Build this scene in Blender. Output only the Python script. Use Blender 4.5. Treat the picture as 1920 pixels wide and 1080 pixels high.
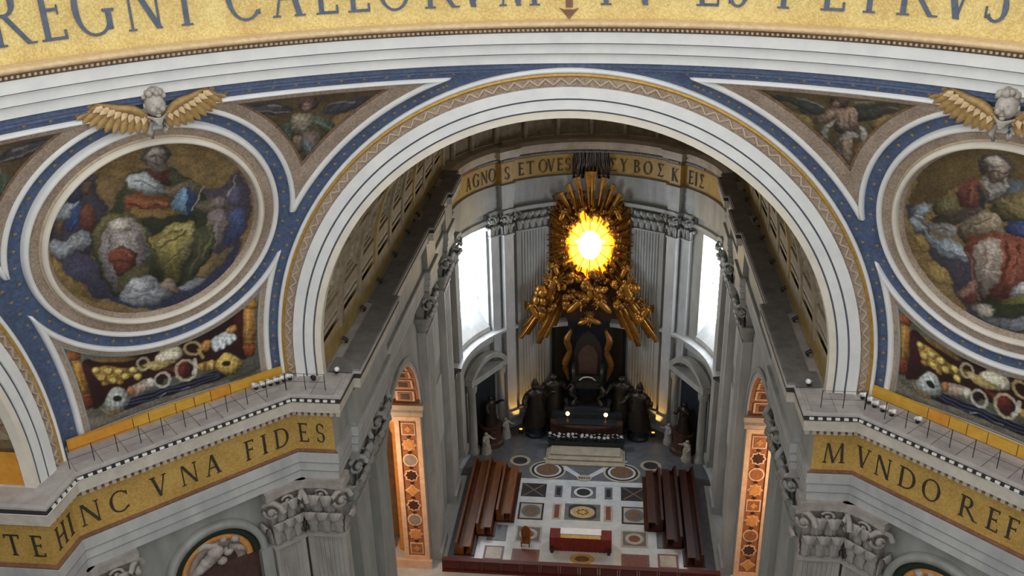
import bpy, math, random
import numpy as np
from mathutils import Matrix, Vector
random.seed(7); RNG = np.random.default_rng(7)
PI = math.pi
for o in list(bpy.data.objects): bpy.data.objects.remove(o)
scene = bpy.context.scene
COL = scene.collection

# ------------------------------------------------------------------ camera
CAM = (2.0041, -19.6153, 59.2041); YAW, PITCH, ROLL, FPX = -0.1109, -0.4148, -0.0226, 1754.23
fw = Vector((math.sin(YAW)*math.cos(PITCH), math.cos(YAW)*math.cos(PITCH), math.sin(PITCH)))
rt = Vector((math.cos(YAW), -math.sin(YAW), 0)); up = rt.cross(fw)
r2 = rt*math.cos(ROLL)+up*math.sin(ROLL); u2 = -rt*math.sin(ROLL)+up*math.cos(ROLL)
cd = bpy.data.cameras.new('camera'); cam = bpy.data.objects.new('camera', cd); COL.objects.link(cam)
cam.matrix_world = Matrix(((r2.x, u2.x, -fw.x, CAM[0]), (r2.y, u2.y, -fw.y, CAM[1]), (r2.z, u2.z, -fw.z, CAM[2]), (0, 0, 0, 1)))
cd.sensor_width = 36.0; cd.lens = FPX*36/1920; cd.clip_end = 500
scene.camera = cam

# ------------------------------------------------------------------ light
w = bpy.data.worlds.new('daylight'); scene.world = w; w.use_nodes = True
bg = w.node_tree.nodes['Background']; bg.inputs[0].default_value = (0.97, 0.985, 1.0, 1); bg.inputs[1].default_value = 1.0
scene.view_settings.view_transform = 'Standard'; scene.view_settings.look = 'None'
scene.view_settings.exposure = 0.74; scene.view_settings.gamma = 1.0; scene.view_settings.use_curve_mapping = False

# ------------------------------------------------------------------ helpers
def lin(h):
    if isinstance(h, str): h = [int(h[i:i+2], 16)/255 for i in (0, 2, 4)]
    return [x/12.92 if x <= 0.04045 else ((x+0.055)/1.055)**2.4 for x in h]
MATS = {}
def mat(name, c1, c2=None, scale=3.0, rough=0.6, metal=0.0, kind='noise', bump=0.0, attr=False, stretch=None, spec=0.4):
    m = bpy.data.materials.new(name); m.use_nodes = True; nt = m.node_tree; N = nt.nodes; L = nt.links
    b = N['Principled BSDF']; b.inputs['Roughness'].default_value = rough; b.inputs['Metallic'].default_value = metal
    b.inputs['Specular IOR Level'].default_value = spec
    a1 = lin(c1)+[1]; a2 = lin(c2 or c1)+[1]
    tc = N.new('ShaderNodeTexCoord'); vec = tc.outputs['Object']
    if stretch:
        mp = N.new('ShaderNodeMapping'); mp.inputs['Scale'].default_value = stretch; L.new(vec, mp.inputs[0]); vec = mp.outputs[0]
    if kind == 'tess':
        t = N.new('ShaderNodeTexVoronoi'); t.inputs['Scale'].default_value = scale; L.new(vec, t.inputs['Vector'])
        sp = N.new('ShaderNodeSeparateColor'); L.new(t.outputs['Color'], sp.inputs[0])
        t2 = N.new('ShaderNodeTexNoise'); t2.inputs['Scale'].default_value = 0.7; t2.inputs['Detail'].default_value = 5; L.new(vec, t2.inputs['Vector'])
        ad = N.new('ShaderNodeMath'); ad.operation = 'MULTIPLY_ADD'; L.new(t2.outputs[0], ad.inputs[0]); ad.inputs[1].default_value = 1.6
        sb = N.new('ShaderNodeMath'); sb.operation = 'MULTIPLY_ADD'; L.new(sp.outputs[0], sb.inputs[0]); sb.inputs[1].default_value = 0.8; sb.inputs[2].default_value = -0.7
        L.new(sb.outputs[0], ad.inputs[2]); fac = ad.outputs[0]
    elif kind == 'wave':
        t = N.new('ShaderNodeTexWave'); t.inputs['Scale'].default_value = scale; t.inputs['Distortion'].default_value = 6; t.inputs['Detail'].default_value = 3
        L.new(vec, t.inputs['Vector']); fac = t.outputs['Fac']
    else:
        t = N.new('ShaderNodeTexNoise'); t.inputs['Scale'].default_value = scale; t.inputs['Detail'].default_value = 6
        t.inputs['Roughness'].default_value = 0.65; L.new(vec, t.inputs['Vector'])
        mr = N.new('ShaderNodeMapRange'); mr.inputs[1].default_value = 0.3; mr.inputs[2].default_value = 0.7; L.new(t.outputs[0], mr.inputs[0]); fac = mr.outputs[0]
    mx = N.new('ShaderNodeMix'); mx.data_type = 'RGBA'; mx.inputs[6].default_value = a1; mx.inputs[7].default_value = a2
    L.new(fac, mx.inputs[0]); out = mx.outputs[2]
    if attr:
        at = N.new('ShaderNodeAttribute'); at.attribute_name = 'Col'
        mu = N.new('ShaderNodeMix'); mu.data_type = 'RGBA'; mu.blend_type = 'MULTIPLY'; mu.inputs[0].default_value = 1
        L.new(at.outputs['Color'], mu.inputs[6]); L.new(out, mu.inputs[7]); out = mu.outputs[2]
    L.new(out, b.inputs['Base Color'])
    if bump:
        bp = N.new('ShaderNodeBump'); bp.inputs['Strength'].default_value = bump; bp.inputs['Distance'].default_value = 0.05
        L.new(fac, bp.inputs['Height']); L.new(bp.outputs[0], b.inputs['Normal'])
    MATS[name] = m; return m
def emis(name, c, s, c2=None, scale=2.0):
    m = bpy.data.materials.new(name); m.use_nodes = True; nt = m.node_tree; b = nt.nodes['Principled BSDF']
    b.inputs['Base Color'].default_value = lin(c)+[1]
    b.inputs['Emission Color'].default_value = lin(c)+[1]; b.inputs['Emission Strength'].default_value = s
    MATS[name] = m; return m

def finish(name, me, m, parent=None, smooth=False, loc=None, rot=None, scl=None):
    if m is not None:
        if not me.materials: me.materials.append(m)
    if smooth and len(me.polygons): me.polygons.foreach_set('use_smooth', [True]*len(me.polygons))
    o = bpy.data.objects.new(name, me); COL.objects.link(o)
    if parent is not None: o.parent = parent
    if loc is not None: o.location = loc
    if rot is not None: o.rotation_euler = rot
    if scl is not None: o.scale = scl
    return o
class MB:
    def __init__(s): s.v = []; s.f = []
    def add(s, vs, fs):
        n = len(s.v); s.v += [tuple(map(float, v)) for v in vs]; s.f += [tuple(i+n for i in f) for f in fs]; return s
    def box(s, c, d, rz=0.0):
        cs, sn = math.cos(rz), math.sin(rz); vs = []
        for z in (-1, 1):
            for x, y in ((-1, -1), (1, -1), (1, 1), (-1, 1)):
                X, Y = x*d[0]/2, y*d[1]/2; vs.append((c[0]+X*cs-Y*sn, c[1]+X*sn+Y*cs, c[2]+z*d[2]/2))
        return s.add(vs, [(3, 2, 1, 0), (4, 5, 6, 7), (0, 1, 5, 4), (1, 2, 6, 5), (2, 3, 7, 6), (3, 0, 4, 7)])
    def hexa(s, p):   # 8 points, bottom ring then top ring
        return s.add(p, [(3, 2, 1, 0), (4, 5, 6, 7), (0, 1, 5, 4), (1, 2, 6, 5), (2, 3, 7, 6), (3, 0, 4, 7)])
    def grid(s, P, close_u=False, close_v=False):
        P = np.asarray(P, float); n, m = P.shape[:2]; fs = []
        for i in range(n if close_u else n-1):
            i2 = (i+1) % n
            for j in range(m if close_v else m-1):
                j2 = (j+1) % m; fs.append((i*m+j, i*m+j2, i2*m+j2, i2*m+j))
        return s.add(P.reshape(-1, 3), fs)
    def tube(s, pts, rad, n=8, cap=True, sm=0):
        pts = [Vector(p) for p in pts]; rad = rad if hasattr(rad, '__len__') else [rad]*len(pts); R = []
        if sm:
            q = [pts[0]*2-pts[1]]+pts+[pts[-1]*2-pts[-2]]; p2, r_2 = [], []
            for i in range(len(pts)-1):
                a, b, c, d = q[i:i+4]
                for j in range(sm):
                    t = j/sm; p2.append(.5*((2*b)+(c-a)*t+(2*a-5*b+4*c-d)*t*t+(3*b-a-3*c+d)*t**3)); r_2.append(rad[i]+(rad[i+1]-rad[i])*(3*t*t-2*t**3))
            pts, rad = p2+[pts[-1]], r_2+[rad[-1]]
        for i, p in enumerate(pts):
            t = (pts[min(i+1, len(pts)-1)]-pts[max(i-1, 0)]).normalized()
            a = t.cross(Vector((0, 0, 1)));
            if a.length < 1e-3: a = t.cross(Vector((0, 1, 0)))
            a.normalize(); b = t.cross(a)
            R.append([p+(a*math.cos(2*PI*k/n)+b*math.sin(2*PI*k/n))*rad[i] for k in range(n)])
        b0 = len(s.v); s.grid(R, close_v=True)
        if cap:
            s.f.append(tuple(b0+k for k in range(n))); s.f.append(tuple(b0+(len(pts)-1)*n+k for k in range(n)))
        return s
    def lathe(s, prof, c=(0, 0, 0), n=16, sx=1, sy=1, rz=0):
        R = []
        for r, z in prof:
            row = []
            for k in range(n):
                x, y = r*math.cos(2*PI*k/n)*sx, r*math.sin(2*PI*k/n)*sy
                row.append((c[0]+x*math.cos(rz)-y*math.sin(rz), c[1]+x*math.sin(rz)+y*math.cos(rz), c[2]+z))
            R.append(row)
        return s.grid(R, close_v=True)
    def ball(s, c, r, n=10, m=7, noise=0.0):
        r = r if hasattr(r, '__len__') else (r, r, r); R = []
        for i in range(m+1):
            a = -PI/2+PI*i/m; row = []
            for k in range(n):
                q = 1+noise*(random.random()-.5)
                row.append((c[0]+r[0]*q*math.cos(a)*math.cos(2*PI*k/n), c[1]+r[1]*q*math.cos(a)*math.sin(2*PI*k/n), c[2]+r[2]*q*math.sin(a)))
            R.append(row)
        return s.grid(R, close_v=True)
    def prism(s, poly, fn, o0, o1):   # 2-D polygon mapped by fn(u, v, off)
        n = len(poly); vs = [fn(u, v, o0) for u, v in poly]+[fn(u, v, o1) for u, v in poly]
        fs = [tuple(range(n)), tuple(range(2*n-1, n-1, -1))]+[(i, (i+1) % n, n+(i+1) % n, n+i) for i in range(n)]
        return s.add(vs, fs)
    def mesh(s, name):
        me = bpy.data.meshes.new(name); me.from_pydata(s.v, [], s.f); me.update(); return me
    def build(s, name, m, parent=None, smooth=False, **k):
        return finish(name, s.mesh(name), m, parent, smooth, **k)
def empty(name, loc=(0, 0, 0), rz=0.0):
    o = bpy.data.objects.new(name, None); COL.objects.link(o); o.location = loc; o.rotation_euler = (0, 0, rz); o.empty_display_size = 0.2; return o
def tag(o, label, cat, group=None, kind=None):
    o['label'] = label; o['category'] = cat
    if group: o['group'] = group
    if kind: o['kind'] = kind
    return o
def stuff(o): o['kind'] = 'stuff'; return o
def share(o, parent, loc=(0, 0, 0), rot=(0, 0, 0), scl=(1, 1, 1)):
    c = o.copy(); COL.objects.link(c); c.parent = parent; c.location = loc; c.rotation_euler = rot; c.scale = scl; return c
def copy_tree(o, parent=None):
    c = o.copy(); COL.objects.link(c); c.parent = parent
    for ch in list(o.children): copy_tree(ch, c)
    return c

# ------------------------------------------------------------------ materials
mat('stucco', 'e4e3de', 'd3d4d2', 0.8, 0.6)
mat('cream', 'e2dacb', 'd0c8b8', 0.8, 0.6)
mat('groove_shade', '5b5f68', '4a4e58', 3, 0.7)  # dark grey puts the shade of the grooves into the colour
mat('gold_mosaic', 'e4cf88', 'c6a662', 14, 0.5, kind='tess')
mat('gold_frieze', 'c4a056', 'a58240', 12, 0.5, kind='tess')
mat('blue_mosaic', '434f69', '566582', 9, 0.55, kind='tess')
mat('letter_blue', '4c5668', '5d6676', 6, 0.6, kind='tess')
mat('letter_dark', '2c2620', '40382e', 6, 0.6, kind='tess')
mat('pier_stone', 'aea8a2', '8a847e', 1.0, 0.5, stretch=(1, 1, 0.3))
mat('rust', '86604a', '6e4c3a', 6, 0.6, kind='tess')
mat('ornament', 'ab9a88', '857364', 14, 0.7, kind='tess', bump=0.5)
mat('ornament_dark', '82684f', '5f4a38', 8, 0.7, kind='tess', bump=0.5)
mat('ornament_pale', 'c8b69a', 'a8957f', 6, 0.6)
mat('gilt', 'c9a050', 'a37c38', 5, 0.4, metal=0.35)
mat('gilt_pale', 'd9c198', 'bea077', 4, 0.5)
mat('marble_grey', 'a9a9a4', '86867f', 0.6, 0.45, stretch=(1, 1, 0.25))
mat('marble_white', 'bdbcb8', '9a9b9a', 0.7, 0.4, stretch=(1, 1, 0.4))
mat('marble_warm', 'c2b29c', '9c8c7a', 0.7, 0.45)
mat('travertine', 'b5aea8', '98908c', 1.2, 0.7)
mat('travertine_b', 'a9a29e', '8e8684', 1.2, 0.7)
mat('ledge_dark', '7d7a76', '5c5855', 0.9, 0.8)
mat('gap_shade', '2c2a2a', '3a3836', 4, 0.8)
mat('block_white', 'ece9e2', 'd8d4cc', 3, 0.6)
mat('yellow_panel', 'd4a640', 'c08f30', 2, 0.6)
mat('yellow_panel_b', 'd99a38', 'bf7f28', 2, 0.6)
mat('corona_stone', 'c9c1b4', 'ada497', 1.5, 0.65)
mat('capital_stone', 'b0a8a2', '857d75', 1.6, 0.6)
mat('star_gold', 'a08a5c', '8c7850', 6, 0.6)
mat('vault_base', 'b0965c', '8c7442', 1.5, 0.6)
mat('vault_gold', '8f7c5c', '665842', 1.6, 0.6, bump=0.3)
mat('vault_rib', 'a5957a', '7c6d56', 2.5, 0.6, bump=0.4)
mat('vault_pale', 'b9ae94', '8d8068', 2.0, 0.6, bump=0.3)
mat('mosaic_picture', 'ffffff', 'c8c4bc', 9, 0.55, kind='tess', attr=True)
mat('stone_sculpture', 'b8b0a6', '8e867c', 2.5, 0.6)
mat('wing_gold', 'b0905c', '876a3c', 4, 0.5, metal=0.2)
mat('bronze_dark', '2b2622', '3c332a', 3, 0.4, metal=0.5)
mat('bronze_gold', 'b07a2c', '7c5018', 2.5, 0.38, metal=0.6)
mat('bronze_gold_b', '8c5c20', '5e3c14', 2.5, 0.42, metal=0.6)
mat('black_marble', '1f2226', '2e3238', 1.5, 0.3)
mat('brown_marble', '54392d', '38261f', 2, 0.35)
mat('jamb_orange', 'a86e46', '824c30', 3, 0.45)
mat('jamb_pink', 'e3c2a2', 'caa284', 2, 0.45)
mat('jamb_ochre', 'd89a50', 'b8783c', 3, 0.45)
mat('jamb_dark', '4a2c22', '38221c', 3, 0.4)
mat('jamb_grey', '9a8c84', '7c706a', 3, 0.4)
mat('floor_pale', 'c9cccc', 'aeb4b8', 0.8, 0.25, spec=0.5)
mat('floor_beige', 'b6ac98', '968c7c', 1.2, 0.3)
mat('floor_grey', '6e7074', '54565c', 1.5, 0.3)
mat('floor_dark', '34383e', '24282e', 1.5, 0.3)
mat('floor_brown', '7c6450', '5c4838', 2.5, 0.35)
mat('floor_red', '7c4a44', '62383a', 2.5, 0.35)
mat('floor_gold', 'c9a860', 'a07c3c', 3, 0.4)
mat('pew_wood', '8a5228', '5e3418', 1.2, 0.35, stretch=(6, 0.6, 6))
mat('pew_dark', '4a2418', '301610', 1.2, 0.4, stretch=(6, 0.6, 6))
mat('red_cloth', '7c2a1e', '5e1c16', 2, 0.8)
mat('red_wood', '5e221a', '451612', 1.5, 0.45, stretch=(0.6, 4, 4))
mat('white_cloth', 'f4f2f4', 'e4e2e8', 2, 0.8)
mat('metal_dark', '3c3c3e', '2c2c2e', 4, 0.5, metal=0.5)
mat('lamp_white', 'f2f2f0', 'e4e4e2', 4, 0.4)
mat('lamp_black', '1c1c1e', '262628', 4, 0.5)
mat('flower_white', 'e8e8e4', 'c8ccd0', 5, 0.7)
mat('leaf_green', '26301e', '1a2216', 4, 0.7)
mat('aisle_wall', 'c0a27c', 'a08260', 1, 0.6)
emis('glass_day', 'eaf3ff', 9.5)
PIC={}
PIC['med_left']=[('4c4450',20,0,[-944,2090,-873,2322,-733,2552,-624,2618,-508,2526,-458,2332,-394,2112,-523,1909,-582,1646,-470,1321,-598,1367,-793,1640,-911,1842]),('584c5c',20,0,[364,2261,498,2168,651,2176,784,2297,894,2040,897,1739,746,1406,601,1378,431,1549,392,1898]),('3a4064',15,0,[-605,1450,-470,1321,-235,1283,107,1216,444,1183,747,1428,821,1497,681,1185,333,936,-132,956,-470,1177]),('7a6a44',25,0,[506,1295,693,1441,710,1394,575,1234,404,1130]),('a08038',30,0,[-925,1797,-801,1582,-622,1314,-572,1183,-764,1367,-895,1597]),('4a4764',25,0,[-825,1771,-620,1740,-460,1400,-416,1199,-581,1238,-704,1446,-829,1612]),('9aa2ac',45,0,[-922,1984,-820,1949,-721,1995,-579,1988,-577,1846,-711,1791,-825,1771,-911,1842]),('a3adb8',40,0,[-856,2218,-785,2293,-703,2356,-638,2316,-686,2202,-798,2159]),('3d5a9c',40,0,[-762,2137,-688,2262,-628,2303,-630,2164,-709,2040,-761,2068]),('6f5446',35,0,[-778,2083,-791,2036,-815,2013,-841,2022,-859,2059,-861,2111,-848,2158,-824,2181,-799,2173,-781,2135]),('7d4430',35,0,[-634,2225,-572,2266,-507,2186,-539,1995,-650,2047]),('6b5346',35,0,[-507,2442,-521,2392,-550,2368,-584,2378,-608,2418,-615,2473,-601,2523,-572,2547,-539,2538,-514,2498]),('584a58',20,0,[-465,2533,-478,2509,-509,2500,-546,2511,-575,2537,-585,2567,-572,2591,-541,2600,-504,2590,-475,2564]),('454868',30,0,[-721,2509,-614,2536,-610,2377,-721,2332]),('464a2e',45,0,[-357,2182,-215,2486,-88,2524,168,2482,281,2342,397,2253,497,2020,563,1835,581,1554,415,1276,204,1102,-1,1186,-237,1263,-430,1225,-532,1506,-574,1845,-518,2049,-409,2117]),('343a26',20,0,[-109,1989,122,1946,358,1906,354,1781,150,1834,26,1743,-54,1808]),('7c7440',40,0,[-561,1841,-512,2027,-378,2107,-203,2066,-114,1908,-175,1987,-352,2019,-476,1894,-519,1624]),('5c2f2a',30,0,[-72,2500,71,2495,216,2378,132,2275,3,2328]),('b2bcc0',55,0,[-231,2409,-199,2482,-120,2498,6,2419,116,2289,189,2209,89,2187,-65,2239,-190,2327]),('7d878c',0,23,[-154,2429,-29,2336,98,2221]),('d5dcdc',0,26,[-176,2466,-90,2433,36,2330]),('97502a',40,0,[-240,2270,-160,2279,32,2207,170,2141,174,1995,-42,2021,-241,2104]),('b5702e',0,30,[-194,2237,-100,2171,30,2136,127,2090]),('5f2a20',0,20,[-229,2186,-104,2090,61,2087]),('a48038',30,0,[-200,2121,-23,2051,175,2026,223,1941,21,1952,-188,2042]),('4b4a30',30,0,[167,2431,281,2342,397,2253,363,2178,231,2251,134,2377]),('6c95ba',40,0,[205,2205,314,2256,405,2210,358,1923,174,1995]),('2f4a74',20,0,[314,2252,405,2210,358,1923,308,1944]),('8a765c',40,0,[90,2240,215,2286,347,2290,447,2210,396,2138,313,2231,179,2170]),('cabf9c',0,16,[359,1948,404,2084,464,2196]),('6a6048',30,0,[394,1982,531,2055,669,1981,686,1871,529,1886]),('7c6a68',40,0,[677,1958,662,1911,623,1889,575,1901,536,1940,522,1993,537,2040,576,2061,624,2051,663,2011]),('5c5674',30,0,[834,2010,819,1937,780,1899,731,1910,692,1965,677,2043,692,2115,730,2153,778,2143,818,2088]),('4a5a94',35,0,[712,1844,835,1838,843,1664,731,1496,632,1488,700,1675]),('857678',40,0,[494,1873,651,1879,673,1639,568,1450,485,1578]),('a89a98',0,23,[563,1835,576,1641,535,1501]),('c8bc94',0,13,[695,2039,736,2158,760,2259]),('a39794',55,0,[-447,1946,-384,2028,-285,2049,-167,1985,-95,1820,-72,1564,-212,1337,-405,1226,-494,1473,-514,1745]),('cfc3b4',40,0,[-205,1934,-228,1890,-280,1874,-341,1893,-388,1939,-403,1993,-380,2036,-329,2052,-268,2034,-221,1989]),('736a70',0,26,[-397,1870,-447,1682,-444,1394]),('80767a',0,23,[-151,1857,-131,1665,-178,1513]),('bdb0a8',0,23,[-330,1890,-371,1698,-415,1508]),('c6b8b0',0,20,[-214,1896,-194,1725]),('843f2c',45,0,[-433,1688,-377,1721,-295,1715,-187,1599,-217,1464,-357,1416,-427,1553]),('5a241c',0,23,[-423,1592,-324,1580,-213,1504]),('b46a48',0,16,[-396,1696,-297,1685,-221,1599]),('5c5634',30,0,[-377,1392,-217,1464,-82,1442,-164,1301,-379,1228]),('8e8450',0,26,[-130,1912,-49,1640,50,1360,121,1170]),('97883e',50,0,[37,1782,202,1852,355,1812,375,1670,322,1493,232,1328,175,1175,63,1209,23,1452,-59,1726]),('bcae5c',40,0,[183,1805,303,1815,360,1737,307,1540,226,1372,202,1526,263,1678]),('5a5226',0,26,[34,1595,141,1669,282,1715]),('5a5226',0,23,[53,1401,146,1479,254,1533]),('6a6230',0,20,[24,1702,146,1752,250,1766]),('48481e',0,23,[-88,1797,-8,1503,75,1247]),('4c5030',30,0,[350,1698,509,1742,555,1560,416,1297,223,1118,239,1305,338,1468]),('858048',0,23,[493,1810,530,1609,422,1381]),('6c7040',0,20,[402,1684,409,1470,288,1248]),('949aa2',50,0,[-372,1142,-341,1256,-229,1343,-92,1330,3,1227,111,1067,14,992,-197,1009]),('b0b6bc',40,0,[-52,1203,-80,1162,-142,1152,-215,1176,-270,1225,-287,1279,-260,1319,-199,1329,-126,1306,-70,1258]),('6d727c',0,23,[-287,1134,-148,1129,-16,1044]),('917a68',40,0,[1,1207,66,1250,140,1185,174,1069,110,1057,13,1150]),('8b9098',30,0,[169,1113,353,1166,422,1125,270,1040]),('57514a',40,0,[155,2619,132,2535,70,2494,-5,2513,-64,2582,-85,2675,-62,2757,-2,2797,71,2781,131,2713]),('91837a',50,0,[123,2601,106,2533,63,2499,9,2512,-33,2566,-48,2642,-31,2709,11,2743,64,2731,106,2677]),('b3a69a',30,0,[78,2667,68,2643,39,2633,4,2642,-24,2664,-35,2693,-24,2717,4,2726,39,2718,68,2695]),('6b635c',30,0,[-39,2593,40,2554,128,2563,119,2473,54,2448,-17,2506]),('3a3430',0,12,[-7,2646,28,2644]),('3a3430',0,12,[59,2636,97,2615]),('4a3c34',0,12,[47,2623,56,2580]),('55382f',0,10,[27,2559,75,2551]),('8f7440',0,8,[216,2625,185,2521,104,2472,6,2496,-72,2583,-100,2699,-70,2800,8,2850,104,2828,184,2743,216,2625])]
PIC['med_right']=[('43424e',20,0,[914,1988,828,1691,658,1443,437,1128,275,959,14,923,-298,1005,5,1191,303,1307,643,1606,753,1892]),('7e6230',20,0,[476,2686,-49,2850,-430,2807,-514,2387,-73,2439,289,2406,732,2032,877,1997,752,2384]),('a08038',35,0,[778,1409,565,1415,487,1269,610,1197,737,1295]),('9a7a36',30,0,[847,1687,736,1670,716,1540,790,1520]),('6b6238',35,0,[686,2065,569,2161,474,2141,449,2038,627,1935]),('9a8c58',0,22,[588,2123,554,2054]),('87929a',40,0,[876,1929,823,2010,740,2056,688,1998,781,1862]),('9aa4aa',40,0,[882,1803,826,1896,744,1871,727,1752,819,1717]),('4a4452',20,0,[707,1565,514,1531,342,1539,331,1320,444,1227,525,1359,648,1424]),('93a0a8',50,0,[754,1745,645,1706,428,1690,360,1533,495,1514,670,1553]),('c0cace',0,26,[571,1648,463,1646,398,1588]),('5f6c78',0,22,[681,1640,570,1582,424,1547]),('803f34',40,0,[472,2207,374,2363,280,2408,267,2142,431,2086]),('5a2a26',0,22,[413,2157,359,2280]),('a0604c',0,19,[361,2171,324,2332]),('5c6672',40,0,[73,2452,-73,2481,-201,2372,-140,2228,91,2224]),('3e4048',20,0,[290,2341,225,2208,242,2095,284,2148]),('7c6c3c',50,0,[191,2109,124,2246,-40,2388,-202,2351,-238,2174,-78,2061,54,2031]),('a89a58',0,26,[91,2245,-9,2210,-76,2145]),('4a4424',0,26,[124,2171,23,2115,-78,2082]),('41528c',40,0,[62,1996,-78,2092,-211,2040,-184,1904,17,1903]),('54463c',30,0,[702,1893,537,1974,293,2128,284,2057,484,1891,645,1848]),('938c84',45,0,[835,1882,699,1849,555,1876,466,1856,500,1725,645,1740,763,1787]),('5a4c44',0,19,[645,1807,519,1797]),('937f64',50,0,[458,1881,345,2022,174,2103,97,2039,102,1909,255,1840,358,1722,429,1734]),('6a5844',0,22,[395,1810,327,1940,190,2023]),('b8a88c',0,22,[293,2037,173,2060,121,1978]),('954832',50,0,[402,1720,256,1851,51,1914,-153,1872,-262,1719,-178,1497,12,1265,148,1183,261,1121,317,1391]),('642a22',0,30,[48,1828,35,1573,119,1259]),('642a22',0,26,[-55,1818,-36,1554,49,1284]),('b46a4c',0,26,[-2,1844,-64,1650,6,1409]),('7a3426',0,22,[357,1689,288,1754]),('b8a592',50,0,[323,1633,288,1754,203,1828,107,1810,80,1601,111,1394,177,1206,238,1218,292,1422]),('8c7466',0,22,[217,1732,222,1466,192,1278]),('d8cabc',0,26,[166,1769,143,1624]),('d2c6ba',0,19,[222,1466,83,1502]),('9a7c6a',0,15,[363,1621,308,1394,245,1149]),('9c6c56',45,0,[445,1182,373,1262,314,1348,276,1183,380,1102]),('6a2c26',30,0,[380,1102,277,1204,251,1102,322,1077]),('3a4224',25,0,[271,1128,-127,1284,-364,1332,-281,1149,133,1022]),('8e943a',35,0,[94,1180,-57,1279,-187,1392,-259,1355,-97,1229]),('bcbcb8',35,0,[-11,1306,-110,1483,-211,1509,-153,1380,-73,1296]),('a5998c',45,0,[310,1048,217,1136,104,1088,115,1018,202,974]),('7f848c',40,0,[241,994,25,1029,-212,1143,-293,1046,14,923,162,945]),('5b5048',35,0,[285,2536,256,2640,163,2719,51,2711,-2,2588,40,2492,186,2518,253,2480]),('a48e7c',50,0,[44,2559,61,2472,105,2410,158,2396,200,2436,214,2515,195,2603,151,2665,98,2677,58,2637]),('cdbdae',40,0,[69,2654,85,2615,124,2583,173,2571,212,2583,226,2615,209,2654,169,2685,120,2697,82,2685]),('aaa298',50,0,[262,2456,205,2449,172,2404,90,2426,48,2490,57,2382,124,2257,191,2184,233,2248]),('d0c8be',0,19,[222,2402,199,2279]),('40322a',0,17,[186,2514,128,2537]),('40322a',0,17,[101,2536,55,2548]),('6e5040',0,19,[124,2530,112,2469]),('5a3a30',0,17,[163,2439,98,2452])]
PIC['ang_left']=[('66502e',30,0,[626,3123,1303,3116,2181,3096,1725,2640,1360,2098,1207,2517,962,2899]),('8a6c3a',40,0,[1205,2548,1305,2502,1395,2306,1358,2129,1295,2322]),('8c6e3c',30,0,[1639,2818,1834,2871,1723,2656,1610,2594]),('555058',45,0,[788,3052,990,3072,1155,3021,1237,2924,1076,2908,911,2952]),('9a9088',0,25,[1006,3025,1111,3009]),('8d847c',0,18,[897,2983,1073,2941,1214,2920]),('34323a',0,18,[856,3049,992,3049]),('4e4e5a',45,0,[1528,2930,1672,2988,1983,3026,1915,2946,1751,2865,1636,2841,1502,2865]),('98948c',0,18,[1557,2971,1697,2977,1793,2967]),('3c3c46',0,23,[1550,2859,1692,2864,1823,2933]),('4f5c46',40,0,[1420,2816,1519,2826,1671,2677,1647,2589,1542,2649]),('8a907c',0,12,[1452,2797,1547,2709,1637,2666]),('303a2c',0,12,[1470,2749,1581,2628]),('4a5844',40,0,[1152,2736,1214,2816,1280,2641,1251,2570,1193,2609]),('7c8874',0,9,[1189,2715,1246,2616]),('8e816a',50,0,[1223,2844,1263,2898,1382,2881,1436,2829,1433,2664,1365,2628,1263,2689]),('aca088',0,21,[1294,2834,1332,2708]),('846f56',45,0,[1260,2599,1316,2636,1368,2598,1372,2431,1308,2471]),('6f5e50',45,0,[1361,2659,1508,2638,1551,2465,1474,2385,1394,2458]),('64787c',35,0,[1369,2582,1420,2560,1496,2412,1450,2373,1397,2427]),('97a8ac',0,12,[1412,2516,1458,2418]),('5a4632',0,16,[1364,2387,1387,2246]),('5c4036',50,0,[1456,2999,1446,2942,1402,2912,1342,2920,1288,2964,1262,3025,1272,3081,1315,3111,1374,3103,1428,3061]),('936f5e',40,0,[1400,2957,1397,2922,1378,2903,1352,2907,1327,2932,1315,2968,1318,3003,1336,3022,1362,3019,1387,2994]),('3a2a24',0,9,[1328,2979,1382,2971])]
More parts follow.
